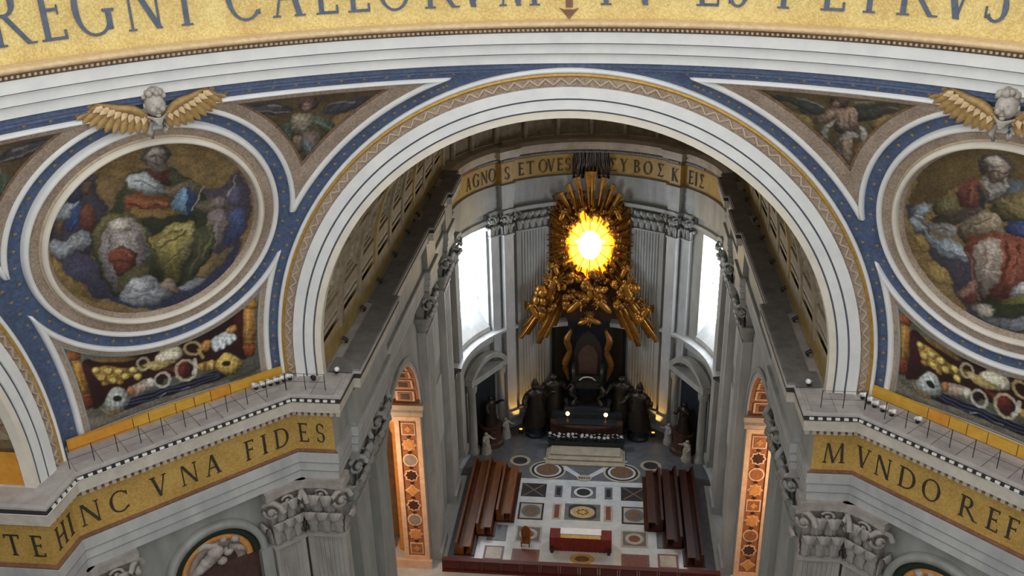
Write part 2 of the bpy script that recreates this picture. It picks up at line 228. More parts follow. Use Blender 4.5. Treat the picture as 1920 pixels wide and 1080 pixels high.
PIC['ang_right']=[('6a5630',30,0,[2250,3104,1448,3118,702,3124,1103,2731,1372,2133,1711,2589,2006,2850]),('8c7638',40,0,[1906,2862,1670,2828,1648,2676,1768,2691]),('8c7434',40,0,[1142,2874,925,2955,1113,2744]),('8e5c2c',40,0,[1333,2509,1225,2604,1321,2404]),('474840',45,0,[1997,3025,1772,3033,1525,2963,1543,2868,1712,2861,1786,2969,1929,2977]),('8a8e80',0,20,[1727,3022,1590,2993,1515,2956]),('2c2e2a',0,22,[1949,2998,1807,2982,1658,2892]),('4a4a3e',45,0,[1288,2980,1058,3052,863,3075,982,2953,1194,2836,1271,2869]),('8a8c78',0,17,[1231,3041,1065,3080]),('9a9a88',0,17,[958,3038,891,3034]),('977864',55,0,[1463,2917,1359,2970,1253,2977,1250,2812,1320,2694,1451,2697]),('b89c88',0,22,[1395,2896,1392,2775]),('6a4c3e',0,17,[1309,2924,1326,2739]),('9c806a',45,0,[1652,2761,1556,2859,1460,2933,1428,2876,1571,2772]),('a8a098',50,0,[1599,2621,1540,2745,1436,2829,1519,2687,1557,2511,1589,2545]),('b0aaa4',50,0,[1243,2783,1199,2760,1183,2657,1217,2572,1248,2615]),('9b918c',45,0,[1539,2468,1407,2673,1330,2708,1262,2689,1279,2648,1397,2613,1489,2476]),('9f866e',50,0,[1410,2611,1323,2633,1362,2412,1403,2259,1434,2323]),('5c5058',35,0,[1544,2428,1444,2491,1443,2398,1510,2356]),('563f2e',50,0,[1273,3058,1299,3006,1350,2969,1406,2961,1446,2986,1454,3033,1427,3085,1376,3121,1321,3129,1281,3104]),('8a6a56',30,0,[1366,2999,1377,2975,1398,2957,1420,2954,1435,2966,1438,2989,1426,3014,1406,3031,1384,3034,1368,3022])]
PIC['crest']=[('6d705e',20,0,[-981,838,-605,638,5,499,903,809,895,-56,-74,-11,-901,44]),('3a1810',25,0,[-829,615,-597,534,-178,475,131,471,578,590,771,659,769,135,643,111,320,121,-310,140,-672,114,-825,110]),('1f2038',25,0,[-682,2,-531,54,-246,55,78,23,457,46,524,-52,50,-65,-317,-50,-525,-51]),('6a75a8',0,10,[-477,1,-264,-42,-75,-18,78,-52,446,-27]),('6a75a8',0,10,[-471,31,-256,0,-69,16,86,-4,450,-4]),('6a75a8',0,10,[-465,61,-249,42,-64,50,94,44,453,19]),('c8cfe6',0,12,[-173,-48,-116,-25]),('b0b8d8',0,9,[53,-43,134,-42]),('9c6a24',25,0,[-733,604,-498,531,-331,473,-386,450,-599,520]),('4c1a20',30,0,[-839,591,-759,528,-692,210,-751,164,-813,234,-828,414]),('c4801f',60,0,[-911,694,-855,670,-808,290,-835,215,-903,246,-908,349]),('e0a848',0,12,[-888,655,-877,320]),('a8541c',45,0,[-961,751,-886,772,-825,707,-858,657,-959,693]),('7a3014',40,0,[-918,267,-822,253,-808,131,-897,121]),('c87a30',0,9,[-911,271,-816,250]),('551518',30,0,[690,650,784,655,730,208,624,285]),('cc8424',60,0,[803,727,888,705,874,276,820,167,750,203,746,343]),('eab458',0,12,[833,688,787,346]),('c08018',45,0,[773,758,869,799,940,731,898,656,787,693]),('8f3e14',40,0,[741,267,865,232,826,104,754,132]),('d08a38',0,9,[747,296,872,261]),('d08a38',0,9,[743,235,856,201]),('c4922a',55,0,[-742,485,-628,496,-398,374,-231,383,-192,302,-401,279,-604,282,-702,360]),('dcb044',60,0,[-678,466,-690,446,-712,441,-736,451,-753,473,-756,498,-745,517,-723,523,-699,513,-682,491]),('dcb044',60,0,[-635,360,-646,341,-668,336,-693,346,-710,368,-713,393,-702,412,-680,418,-656,408,-638,386]),('dcb044',60,0,[-564,404,-576,385,-598,379,-623,389,-640,411,-644,437,-632,456,-610,461,-586,451,-568,429]),('dcb044',60,0,[-534,289,-546,270,-568,264,-593,275,-610,297,-614,322,-602,341,-580,347,-555,337,-538,315]),('dcb044',60,0,[-470,366,-482,346,-504,340,-529,351,-547,373,-550,398,-539,418,-517,423,-492,413,-474,391]),('dcb044',60,0,[-420,287,-432,267,-455,262,-479,272,-497,294,-501,320,-489,339,-467,345,-442,335,-424,313]),('dcb044',60,0,[-337,328,-348,308,-371,302,-396,312,-414,334,-418,360,-407,379,-384,385,-359,376,-341,354]),('dcb044',60,0,[-300,240,-312,220,-335,214,-360,224,-378,246,-382,272,-370,291,-348,297,-322,288,-304,266]),('b07a22',50,0,[-627,291,-636,278,-656,276,-677,285,-693,302,-697,321,-687,334,-668,336,-646,327,-631,310]),('b07a22',50,0,[-483,246,-493,233,-512,230,-534,240,-550,257,-554,276,-545,289,-525,291,-503,282,-487,265]),('b98a2c',50,0,[250,190,447,164,451,48,266,116]),('d8b04c',50,0,[421,118,410,86,390,70,370,77,356,104,355,140,366,172,386,188,406,181,420,155]),('8c5c1c',30,0,[340,130,332,102,321,87,309,91,303,111,304,142,312,169,323,184,334,181,341,160]),('cfa536',55,0,[437,144,492,203,556,229,673,133,709,45,653,-15,551,-53,456,38]),('2a1c10',10,0,[581,87,570,72,548,67,522,75,503,93,498,112,508,127,530,131,556,123,575,106]),('ecd070',0,12,[473,163,554,207,658,122]),('a9b3ae',55,0,[-712,74,-660,182,-599,236,-517,202,-452,65,-500,-18,-576,-44,-673,-16]),('1e2226',10,0,[-531,83,-542,69,-566,67,-592,78,-611,98,-616,119,-604,133,-581,135,-555,124,-536,104]),('d6dedc',0,14,[-648,177,-579,206,-511,163]),('b08a50',40,0,[-746,60,-670,-3,-570,-17,-553,-61,-677,-37]),('b49c84',50,0,[-467,159,-247,204,-200,97,-402,59]),('c07a3c',40,0,[-404,118,-416,92,-437,82,-459,91,-474,116,-475,148,-463,174,-442,184,-420,175,-405,150]),('d0c4b0',50,0,[-190,123,-204,90,-229,76,-255,86,-272,116,-273,155,-259,188,-235,202,-209,192,-192,162]),('e6e0d4',0,14,[-360,145,-266,167]),('bcc8ca',55,0,[404,398,511,457,639,473,679,346,572,301,448,270]),('d4e0e4',50,0,[496,293,487,271,470,261,451,267,437,287,434,312,443,335,461,345,480,339,493,319]),('d4e0e4',50,0,[564,303,555,281,538,270,519,276,505,296,502,322,511,344,529,355,548,349,562,329]),('d4e0e4',50,0,[635,328,626,306,608,295,589,301,575,321,572,347,581,369,599,380,618,374,632,354]),('d4e0e4',50,0,[686,360,677,337,659,326,640,332,626,352,623,378,632,400,649,411,668,406,682,386]),('c07a30',50,0,[309,383,362,434,419,409,406,306,332,307]),('c08030',45,0,[588,495,678,523,697,449,615,434]),('7c2a1c',45,0,[-96,252,19,240,107,299,172,201,167,82,59,75,8,169]),('cbb470',50,0,[-113,437,-12,565,34,571,92,522,108,449,-73,407]),('e2dab4',50,0,[-150,405,-28,451,106,435,103,316,-115,296]),('d8b85c',45,0,[-272,362,-106,359,53,288,-160,260]),('a89850',40,0,[51,543,40,510,21,494,1,501,-12,528,-13,565,-2,598,17,615,37,608,50,581]),('f4f0e0',0,16,[-81,350,24,358]),('f0ead0',0,14,[-68,435,74,438]),('7a6a30',20,0,[32,497,26,484,15,478,3,482,-6,495,-7,511,-2,525,10,531,22,527,30,514]),('e8d8c0',40,0,[87,343,79,320,64,309,49,314,38,334,37,361,46,384,60,396,76,390,86,370]),('ddd0ac',0,28,[-212,354,-230,319,-263,306,-298,319,-323,355,-328,398,-311,433,-278,446,-242,433,-217,398,-212,354]),('e4dcc8',0,30,[-44,105,-66,62,-107,46,-151,63,-181,106,-187,159,-165,201,-125,218,-81,201,-50,158,-44,105]),('dfd2a8',0,32,[226,122,197,61,139,37,77,59,34,119,25,193,54,253,111,277,173,256,217,197,226,122]),('dcbf6c',0,32,[313,351,291,313,246,301,195,318,157,358,147,406,168,443,213,455,265,439,303,399,313,351]),('ece6da',0,42,[231,242,231,151,197,102]),('c8a444',0,39,[285,345,311,246]),('4a1c14',20,0,[171,111,161,93,140,87,117,95,100,115,96,137,106,155,127,161,150,153,167,134]),('2c1c18',20,0,[-103,127,-115,102,-136,91,-159,100,-175,124,-177,155,-165,180,-144,191,-121,182,-106,158])]
# ------------------------------------------------------------------ the building's measures (metres)
A, B = 24.92, 24.05            # planes of the apse arch and of the side arches
ZS, RI, RW, RM = 34.90, 13.60, 15.12, 15.97   # arch centre height, inner, white and outer radii
RS = math.hypot(A, RM)         # sphere of the pendentives
AZ0, E0 = 1.15, 18.55          # centre of each medallion on that sphere (degrees)
YC = 64.3                      # centre of the apse

# ------------------------------------------------------------------ roman capitals as strokes
def _bar(x0, y0, x1, y1, w): return [(x0-w/2, y0), (x0+w/2, y0), (x1+w/2, y1), (x1-w/2, y1)]
def _rect(x0, y0, x1, y1): return [(x0, y0), (x1, y0), (x1, y1), (x0, y1)]
def _ser(x, y, w=.13): return _rect(x-w/2-.07, y, x+w/2+.07, y+.035) if y < .5 else _rect(x-w/2-.07, y-.035, x+w/2+.07, y)
def _arc(cx, cy, rx, ry, a0, a1, tk=.13, tn=.05, n=12):
    out = []
    for i in range(n):
        q = []
        for a in (a0+(a1-a0)*i/n, a0+(a1-a0)*(i+1)/n):
            c, s = math.cos(math.radians(a)), math.sin(math.radians(a)); t = tn+(tk-tn)*c*c
            q += [(cx+rx*c, cy+ry*s), (cx+(rx-t)*c, cy+(ry-tn-(t-tn)*.3)*s)]
        out.append([q[0], q[2], q[3], q[1]])
    return out
T_, t_ = .118, .05
def glyph(ch):
    st = lambda x: [_bar(x, 0, x, 1, T_), _ser(x, 0), _ser(x, 1)]
    if ch == 'I': return .24, st(.12)
    if ch in 'EFL':
        g = st(.12)
        if ch != 'L': g += [_rect(.12, .945, .5, 1), _rect(.46, .86, .5, 1), _rect(.12, .5, .42, .555), _rect(.39, .44, .42, .61)]
        if ch != 'F': g += [_rect(.12, 0, .52, .055), _rect(.48, 0, .53, .17)]
        return .54, g
    if ch == 'T': return .68, st(.34)+[_rect(0, .945, .68, 1), _rect(0, .83, .045, 1), _rect(.635, .83, .68, 1)]
    if ch == 'H': return .8, st(.12)+st(.68)+[_rect(.12, .48, .68, .535)]
    if ch == 'N': return .8, [_bar(.1, 0, .1, 1, t_), _bar(.7, 0, .7, 1, t_), _bar(.7, 0, .12, 1, T_+.02), _ser(.1, 0, t_), _ser(.7, 1, t_)]
    if ch == 'M': return .98, [_bar(.1, 0, .16, 1, t_), _bar(.5, 0, .2, 1, T_), _bar(.5, 0, .8, 1, t_), _bar(.9, 0, .82, 1, T_), _ser(.1, 0, t_), _ser(.9, 0)]
    if ch == 'V': return .78, [_bar(.4, 0, .13, 1, T_+.02), _bar(.4, 0, .68, 1, t_), _ser(.13, 1), _ser(.68, 1, t_)]
    if ch == 'A': return .78, [_bar(.66, 0, .39, 1, T_+.02), _bar(.1, 0, .37, 1, t_), _rect(.22, .33, .56, .38), _ser(.1, 0, t_), _ser(.66, 0)]
    if ch == 'Y': return .72, [_bar(.36, 0, .36, .5, T_), _bar(.36, .48, .12, 1, T_), _bar(.36, .48, .62, 1, t_), _ser(.36, 0), _ser(.12, 1), _ser(.62, 1, t_)]
    if ch == 'O': return .86, _arc(.43, .5, .42, .52, 0, 360, n=24)
    if ch == 'D': return .8, st(.12)+_arc(.3, .5, .48, .5, -90, 90, n=14)+[_rect(.12, 0, .32, .055), _rect(.12, .945, .32, 1)]
    if ch in 'CG':
        g = _arc(.45, .5, .44, .52, 42, 318, n=20)+[_bar(.775, .72, .775, .92, .05), _bar(.775, .1, .775, .2, .04)]
        if ch == 'G': g += [_bar(.76, .08, .76, .42, .12), _ser(.76, .42+.5-.5, .12), _rect(.64, .4, .88, .435)]
        return .84, g
    if ch in 'RP':
        g = st(.12)+_arc(.28, .74, .28, .26, -90, 90, n=10)+[_rect(.12, .945, .3, 1), _rect(.12, .48, .3, .535)]
        if ch == 'R': g += [_bar(.72, 0, .3, .5, T_), _rect(.66, 0, .86, .035)]
        return (.74 if ch == 'R' else .6), g
    if ch == 'B': return .62, st(.12)+_arc(.26, .76, .25, .24, -90, 90, n=10)+_arc(.28, .27, .3, .27, -90, 90, n=10)+[_rect(.12, .945, .3, 1), _rect(.12, 0, .3, .055), _rect(.12, .5, .3, .54)]
    if ch == 'S': return .52, _arc(.26, .74, .23, .27, 35, 270, .1, n=12)+_arc(.26, .26, .24, .27, 90, -145, .12, n=12)+[_bar(.45, .76, .45, .94, .04), _bar(.06, .06, .06, .26, .04)]
    if ch == 'K': return .7, st(.12)+[_bar(.2, .48, .6, 1, t_), _bar(.62, 0, .26, .56, T_), _ser(.6, 1, t_), _ser(.64, 0)]
    if ch == '$': return .62, [_rect(.04, .945, .56, 1), _rect(.04, 0, .58, .055), _bar(.34, .5, .08, 1, T_), _bar(.34, .5, .06, 0, t_), _rect(.52, .84, .56, 1), _rect(.54, 0, .585, .16)]
    return .3, []
def letter(ch, fn, h, parent, m, width=None, thick=.04):
    wd, polys = glyph(ch); k = h if width is None else width/wd; mb = MB()
    for i, p in enumerate(polys): mb.prism([((x-wd/2)*k, y*h) for x, y in p], fn, .004, thick+.0006*(i % 7))
    return mb.build('letter', m, parent)

# ------------------------------------------------------------------ ring under the drum, with its inscription
def ang_pt(r, a, z): return (r*math.sin(a), r*math.cos(a), z)
def revolve(prof, a0, a1, n): return [[ang_pt(r, a0+(a1-a0)*i/n, z) for r, z in prof] for i in range(n+1)]
R0, R1 = -1.9, 1.9
ring = tag(empty('trim_1', (0, 0, 50.9)), 'curved ring of white bands under a gold mosaic inscription, across the top', 'cornice', kind='structure')
def ringpart(name, prof, m, n=150):
    o = MB().grid(revolve([(r, z-50.9) for r, z in prof], R0, R1, n)).build(name, MATS[m], ring, True); return o
def flat(o):
    o.data.polygons.foreach_set('use_smooth', [False]*len(o.data.polygons)); return o
ringpart('blue_band', [(24.94, 50.75), (24.94, 51.14)], 'blue_mosaic')
flat(ringpart('fascia', [(24.94, 51.12), (24.76, 51.12), (24.74, 51.56), (24.9, 51.58)], 'stucco'))
ringpart('fillet', [(24.72, 51.55), (24.70, 51.62)], 'groove_shade')
flat(ringpart('fascia', [(24.8, 51.62), (24.48, 51.62), (24.46, 52.07), (24.7, 52.09)], 'stucco'))
ringpart('fillet', [(24.44, 52.06), (24.42, 52.13)], 'groove_shade')
flat(ringpart('fascia', [(24.6, 52.13), (24.2, 52.13), (24.16, 52.62), (24.5, 52.64)], 'stucco'))
ringpart('carved_moulding', [(24.3, 52.62), (24.14, 52.64), (24.06, 52.74), (23.98, 52.88)], 'ornament_dark')
ringpart('gilded_moulding', [(23.99, 52.87), (23.9, 52.90), (23.84, 52.98), (23.88, 53.07), (24.0, 53.12), (24.6, 53.16)], 'gilt_pale')
mb = MB()
for i in range(420):
    a = R0+(R1-R0)*(i+.5)/420; mb.ball(ang_pt(24.06, a, 52.76-50.9), (.085, .085, .085), 5, 3)
stuff(mb.build('bead_row', MATS['ornament_pale'], ring))
frz = ringpart('frieze', [(24.55, 53.1), (24.6, 57.6)], 'gold_mosaic')
flat(ringpart('upper_cornice', [(24.6, 57.5), (24.2, 57.6), (24.1, 58.0), (23.2, 58.3), (23.2, 58.5), (25, 58.6)], 'stucco'))
RTXT = [('R', -55.5), ('E', -51.8), ('G', -48.2), ('N', -43.5), ('I', -39.6), ('C', -33.9), ('A', -29.5), ('E', -25.5), ('L', -22.2), ('O', -18.5), ('R', -13.7), ('V', -10.2), ('M', -5.4),
        ('T', 3.9), ('V', 8.0), ('E', 14.5), ('S', 17.5), ('P', 22.8), ('E', 26.9), ('T', 30.3), ('R', 34.5), ('V', 38.2), ('S', 41.6)]
def ring_fn(az):
    def fn(u, v, off):
        r = 24.55-off; a = math.radians(az)+u/24.5; return ang_pt(r, a, 53.78-50.9+v)
    return fn
for ch, az in RTXT: letter(ch, ring_fn(az), 2.15, frz, MATS['letter_blue'], width=glyph(ch)[0]*1.8)
mb = MB(); f0 = ring_fn(0.0)
for poly in ([(-.16, -.1), (.16, -.1), (.14, 2.2), (-.14, 2.2)], [(-.45, -.12), (0, -.62), (.45, -.12), (.2, -.2), (-.2, -.2)], [(-.62, .75), (.62, .75), (.62, 1.0), (-.62, 1.0)], [(-.62, .6), (-1.02, .88), (-.62, 1.15)], [(.62, .6), (1.02, .88), (.62, 1.15)], [(-.45, 2.2), (.45, 2.2), (0, 2.7)]):
    mb.prism(poly, f0, .004, .05)
mb.build('cross_ornament', MATS['rust'], frz)

# ------------------------------------------------------------------ the great arches
def arch_path(n=84, z0=33.5):
    out = [((-1, 0), z0-ZS), ((-1, 0), (z0-ZS)*.5)]
    for i in range(n+1):
        a = PI-PI*i/n; out.append(((math.cos(a), math.sin(a)), 0.0))
    out += [((1, 0), (z0-ZS)*.5), ((1, 0), z0-ZS)]; return out
APATH = arch_path()
def arch_strip(mb, prof, y0=0.0):
    return mb.grid([[(d[0]*r, y, d[1]*r+dz) for r, y in prof] for d, dz in APATH])
def make_arch(name, label):
    e = tag(empty(name, (0, A, ZS)), label, 'arch', kind='structure')
    def part(nm, prof, m, smooth=False):
        o = arch_strip(MB(), prof).build(nm, MATS[m], e, smooth); return o
    part('fascia', [(13.6, .4), (13.6, -.10), (13.95, -.10), (13.95, 0)], 'cream')
    part('fillet', [(13.94, -.09), (14.04, -.10)], 'groove_shade')
    part('fascia', [(14.04, .0), (14.04, -.18), (14.50, -.18), (14.50, 0)], 'stucco')
    part('fillet', [(14.49, -.17), (14.59, -.18)], 'groove_shade')
    part('fascia', [(14.59, .0), (14.59, -.26), (15.12, -.26), (15.12, 0)], 'stucco')
    part('ornament_band', [(15.1, -.1), (15.2, -.14), (15.62, -.18)], 'ornament')
    part('gilded_fillet', [(15.60, -.2), (15.66, -.26), (15.76, -.24), (15.77, -.1)], 'gilt')
    part('outer_moulding', [(15.75, -.12), (15.78, -.26), (15.87, -.32), (15.97, -.26), (16.0, .1)], 'stucco', True)
    # zigzag leaf moulding: one light strip
    mb = MB(); pts = []; S = PI*15.36; nz = 130
    for i in range(nz+1):
        a = PI-PI*i/nz; r = 15.24 if i % 2 else 15.54; pts.append((r*math.cos(a), -.23, r*math.sin(a)))
    for i in range(8):
        r = 15.24 if i % 2 else 15.54; pts.append((r, -.23, -(i+1)*.2)); pts.insert(0, (-r, -.23, -(i+1)*.2))
    for p, q in zip(pts, pts[1:]):
        p, q = Vector(p), Vector(q); d = (q-p).normalized(); nn = Vector((-d.z, 0, d.x))*.035
        mb.add([p+nn, q+nn, q-nn, p-nn, p+nn+Vector((0, .09, 0)), q+nn+Vector((0, .09, 0)), q-nn+Vector((0, .09, 0)), p-nn+Vector((0, .09, 0))], [(0, 1, 2, 3), (0, 1, 5, 4), (3, 2, 6, 7)])
    stuff(mb.build('zigzag_moulding', MATS['ornament_pale'], e))
    return e
arch0 = make_arch('trim_2', 'wide white banded arch opening to the apse')
for nm, lab, x, rz in (('trim_3', 'white banded side arch at the far left edge', -B, PI/2), ('trim_4', 'white banded side arch past the right-hand medallion', B, -PI/2)):
    c = copy_tree(arch0); c.name = nm; c.location = (x, 0, ZS); c.rotation_euler = (0, 0, rz); c['label'] = lab

# ------------------------------------------------------------------ pendentives
def sph(s, az, z=None, e=None, off=0.0):
    if e is None: e = math.degrees(math.asin(max(-1, min(1, (z-ZS)/RS))))
    a = math.radians(45+az); e = math.radians(e); r = RS-off
    return (s*r*math.cos(e)*math.cos(a), r*math.cos(e)*math.sin(a), ZS+r*math.sin(e))
def elev(z): return math.degrees(math.asin((z-ZS)/RS))
def arch_az(z, g):            # azimuth of the line g metres outside the arch, at height z
    rr = RM+g; d = max(0, z-ZS); w_ = math.sqrt(max(0, rr*rr-d*d)); y_ = math.sqrt(RS*RS-rr*rr)
    return math.degrees(math.atan2(y_, w_))-45
def circ_az(z, rho):          # azimuth offset of the circle of radius rho (deg) about the medallion centre
    e = math.radians(elev(z)); c0 = math.radians(E0)
    q = (math.cos(math.radians(rho))-math.sin(e)*math.sin(c0))/(math.cos(e)*math.cos(c0))
    return math.degrees(math.acos(q)) if q < 1 else 0.0
DEG = RS*PI/180
def disc(s, rho, th, off):    # polar point about the medallion centre; th=0 towards the apse, 90 up
    a0, e0 = math.radians(45+AZ0), math.radians(E0); rho = math.radians(rho)
    c = np.array([math.cos(e0)*math.cos(a0), math.cos(e0)*math.sin(a0), math.sin(e0)])
    t1 = np.array([-math.sin(a0), math.cos(a0), 0]); t2 = np.cross(c, t1)*1.0
    t2 = np.array([-math.sin(e0)*math.cos(a0), -math.sin(e0)*math.sin(a0), math.cos(e0)])
    d = c*math.cos(rho)+(t1*math.cos(th)+t2*math.sin(th))*math.sin(rho); p = d*(RS-off)
    return (s*p[0], p[1], p[2]+ZS)
def pq(P, s):                 # picture coordinates of points on the sphere
    P = np.asarray(P, float); x = P[:, 0]*s; y = P[:, 1]; z = P[:, 2]-ZS; r = np.sqrt(x*x+y*y+z*z)
    e = np.degrees(np.arcsin(z/r)); az = np.degrees(np.arctan2(y, x))-45
    return (az-AZ0)*np.cos(np.radians(e)), e
def smooth_poly(pts, k=5):
    P = np.asarray(pts, float); n = len(P); out = []
    for i in range(n):
        p0, p1, p2, p3 = P[i-1], P[i], P[(i+1) % n], P[(i+2) % n]
        for j in range(k):
            t = j/k; out.append(.5*((2*p1)+(-p0+p2)*t+(2*p0-5*p1+4*p2-p3)*t*t+(-p0+3*p1-3*p2+p3)*t**3))
    return np.array(out)
def seg_dist(X, Y, P, closed):
    d = np.full(X.shape, 1e9); n = len(P)
    for i in range(n if closed else n-1):
        a, b = P[i], P[(i+1) % n]; ab = b-a; L2 = max(1e-12, ab@ab)
        t = np.clip(((X-a[0])*ab[0]+(Y-a[1])*ab[1])/L2, 0, 1); d = np.minimum(d, np.hypot(X-a[0]-t*ab[0], Y-a[1]-t*ab[1]))
    return d
def paint(X, Y, base, shapes, flip=1, wp=1.0):
    C = np.tile(np.array([int(base[i:i+2], 16)/255 for i in (0, 2, 4)]), (len(X), 1))
    C *= (1+.10*np.sin(X*2.3+np.sin(Y*1.7)*2)*np.sin(Y*2.9))[:, None]
    XO, YO = X, Y
    X = XO+wp*(.10*np.sin(2.7*YO+1.3*XO)+.06*np.sin(6.1*YO-3.7*XO+1)+.03*np.sin(13*YO+9*XO))
    Y = YO+wp*(.10*np.sin(2.9*XO-1.1*YO+2)+.06*np.sin(5.3*XO+4.1*YO)+.03*np.sin(12*XO-10*YO))
    for col, sh, wd, flatpts in shapes:
        P = np.array(flatpts, float).reshape(-1, 2)/100; P[:, 0] *= flip
        col = np.array([int(col[i:i+2], 16)/255 for i in (0, 2, 4)])
        lo, hi = P.min(0)-.6, P.max(0)+.6
        idx = np.where((X > lo[0]) & (X < hi[0]) & (Y > lo[1]) & (Y < hi[1]))[0]
        if not len(idx): continue
        x, y = X[idx], Y[idx]
        if wd:
            a = np.clip((wd/200+.06-seg_dist(x, y, P, False))/.12, 0, 1)*.8; cc = np.tile(col, (len(idx), 1))
        else:
            Q = smooth_poly(P); ins = np.zeros(len(idx), bool); n = len(Q); j = n-1
            for i in range(n):
                xi, yi = Q[i]; xj, yj = Q[j]
                if yi != yj:
                    c_ = ((yi > y) != (yj > y)) & (x < (xj-xi)*(y-yi)/(yj-yi)+xi); ins ^= c_
                j = i
            d = seg_dist(x, y, Q, True); sd = np.where(ins, d, -d); a = np.clip((sd+.09)/.18, 0, 1)
            ext = max(.3, (P.max(0)-P.min(0)).max()*.5); c0 = P.mean(0)
            k = sh/100.0*(.5*((x-c0[0])*-.45*flip+(y-c0[1])*.9)/ext+1.1*np.clip(sd/ext, 0, .5)-.32)
            fold = (.07*np.sin((x*1.9-y*.8)*4.2/max(.7, ext*.5)+1.5*np.sin(y*1.9+x))+.05*np.sin((x*.9+y*2.1)*5.3))*sh/50.0
            cc = col[None, :]*(1+1.5*k+fold)[:, None]
        C[idx] = C[idx]*(1-a[:, None])+np.clip(cc, 0, 1)*a[:, None]
    mot = 1+.07*np.sin(9.1*XO+4*np.sin(3.3*YO))*np.sin(8.3*YO+3*np.sin(2.9*XO))+.05*np.sin(21*XO+7*np.sin(5*YO))*np.sin(19*YO)
    C = C*mot[:, None]; lum = (C@np.array([.3, .59, .11]))[:, None]; C = lum+(C-lum)*.70
    return np.clip(C*.96, 0, 1)
def paint_obj(o, s, base, shapes, flip=1, wp=1.0):
    me = o.data; n = len(me.vertices); co = np.empty(n*3); me.vertices.foreach_get('co', co); co = co.reshape(-1, 3)+np.array(PARENT_LOC)
    X, Y = pq(co, s); C = paint(X, Y, base, shapes, flip, wp)
    C = np.where(C <= .04045, C/12.92, ((C+.055)/1.055)**2.4)
    ca = me.color_attributes.new('Col', 'FLOAT_COLOR', 'POINT'); ca.data.foreach_set('color', np.c_[C, np.ones(n)].ravel())
PARENT_LOC = (0, 0, 0)
def rel(P, o): return np.asarray(P, float)-np.array(o)
def gpart(name, P, m, parent, origin, smooth=True, close_u=False):
    return MB().grid(rel(P, origin), close_u=close_u).build(name, MATS[m], parent, smooth)

def tri_bound(s, g, f, off, n=46):
    # corner panel between medallion and arch; f=+1 towards the apse arch, -1 towards the side arch
    gt = g*.45; zt = 50.5-gt; rho = 12.95+g/DEG; ga = .62+g
    lo, hi = 40.0, zt
    fn = lambda z: arch_az(z, ga)-(AZ0+circ_az(z, rho))
    for _ in range(50):
        mid = (lo+hi)/2
        if fn(mid) > 0: hi = mid
        else: lo = mid
    zb = max(hi, 43.75+g*.5); pts = []
    place = lambda az, z: sph(s, az if f > 0 else 2*AZ0-az, z=z, off=off)
    for i in range(n+1):
        z = zb+(zt-zb)*(i/n)**.8; pts.append((max(circ_az(z, rho), .0)+AZ0, z))
    aL, aR = pts[-1][0], arch_az(zt, ga)
    for i in range(1, n): pts.append((aL+(aR-aL)*i/n, zt))
    for i in range(n+1):
        z = zt+(zb-zt)*(i/n)**.8 if i < n else zb; pts.append((arch_az(z, ga), z))
    pts.append(pts[0])
    return [place(*p) for p in pts], (zb, zt, rho, ga, place)
def ring_between(P, Q):   # band of two closed outlines with the same number of points
    return [P, Q]
def crest_bound(s, g, off, n=60):
    rho = 12.95+g/DEG; ga = .5+g; zb = 34.05+g*.4
    fn = lambda z: (AZ0+circ_az(z, rho))-arch_az(z, ga)
    lo, hi = 35.0, 43.6       # top of the horn: side line meets the circle (below its middle)
    for _ in range(50):
        mid = (lo+hi)/2
        if fn(mid) < 0: lo = mid
        else: hi = mid
    zh = min(lo, 41.5-g*.5); side = [(arch_az(zb+(zh-zb)*i/n, ga), zb+(zh-zb)*i/n) for i in range(n+1)]
    # arc of the circle from the right horn round below to the left horn, by polar angle
    e = math.radians(elev(zh)); c0 = math.radians(E0); da = math.radians(min(circ_az(zh, rho), side[-1][0]-AZ0))
    t0 = math.atan2(math.sin(e)*math.cos(c0)-math.cos(e)*math.sin(c0)*math.cos(da), math.cos(e)*math.sin(da))
    right = [sph(s, a, z=z, off=off) for a, z in side]
    arc = [disc(s, rho, t0+(-PI-2*t0)*i/(2*n), off) for i in range(1, 2*n)]
    left = [sph(s, 2*AZ0-a, z=z, off=off) for a, z in reversed(side)]
    bot = [sph(s, 2*AZ0-side[0][0]+2*(side[0][0]-AZ0)*i/n, z=zb, off=off) for i in range(1, n)]
    return right+arc+left+bot, (zb, zh, rho, ga)
def crest_grid(s, g, off, nu=230, nv=110):
    rho = 12.95+g/DEG; ga = .5+g; zb = 34.05+g*.4; P = []
    cosr = math.cos(math.radians(rho)); c0 = math.radians(E0)
    for i in range(nu+1):
        u = -1+2*i/nu
        u = math.copysign(abs(u)**.9, u)
        azf = lambda z: AZ0+u*(arch_az(z, ga)-AZ0)
        def dist(z):
            e = math.radians(elev(z)); return math.sin(e)*math.sin(c0)+math.cos(e)*math.cos(c0)*math.cos(math.radians(azf(z)-AZ0))-cosr
        lo, hi = zb, 41.3
        for _ in range(34):
            mid = (lo+hi)/2
            if dist(mid) < 0: lo = mid
            else: hi = mid
        P.append([sph(s, azf(zb+(lo-zb)*j/nv), z=zb+(lo-zb)*j/nv, off=off) for j in range(nv+1)])
    return P

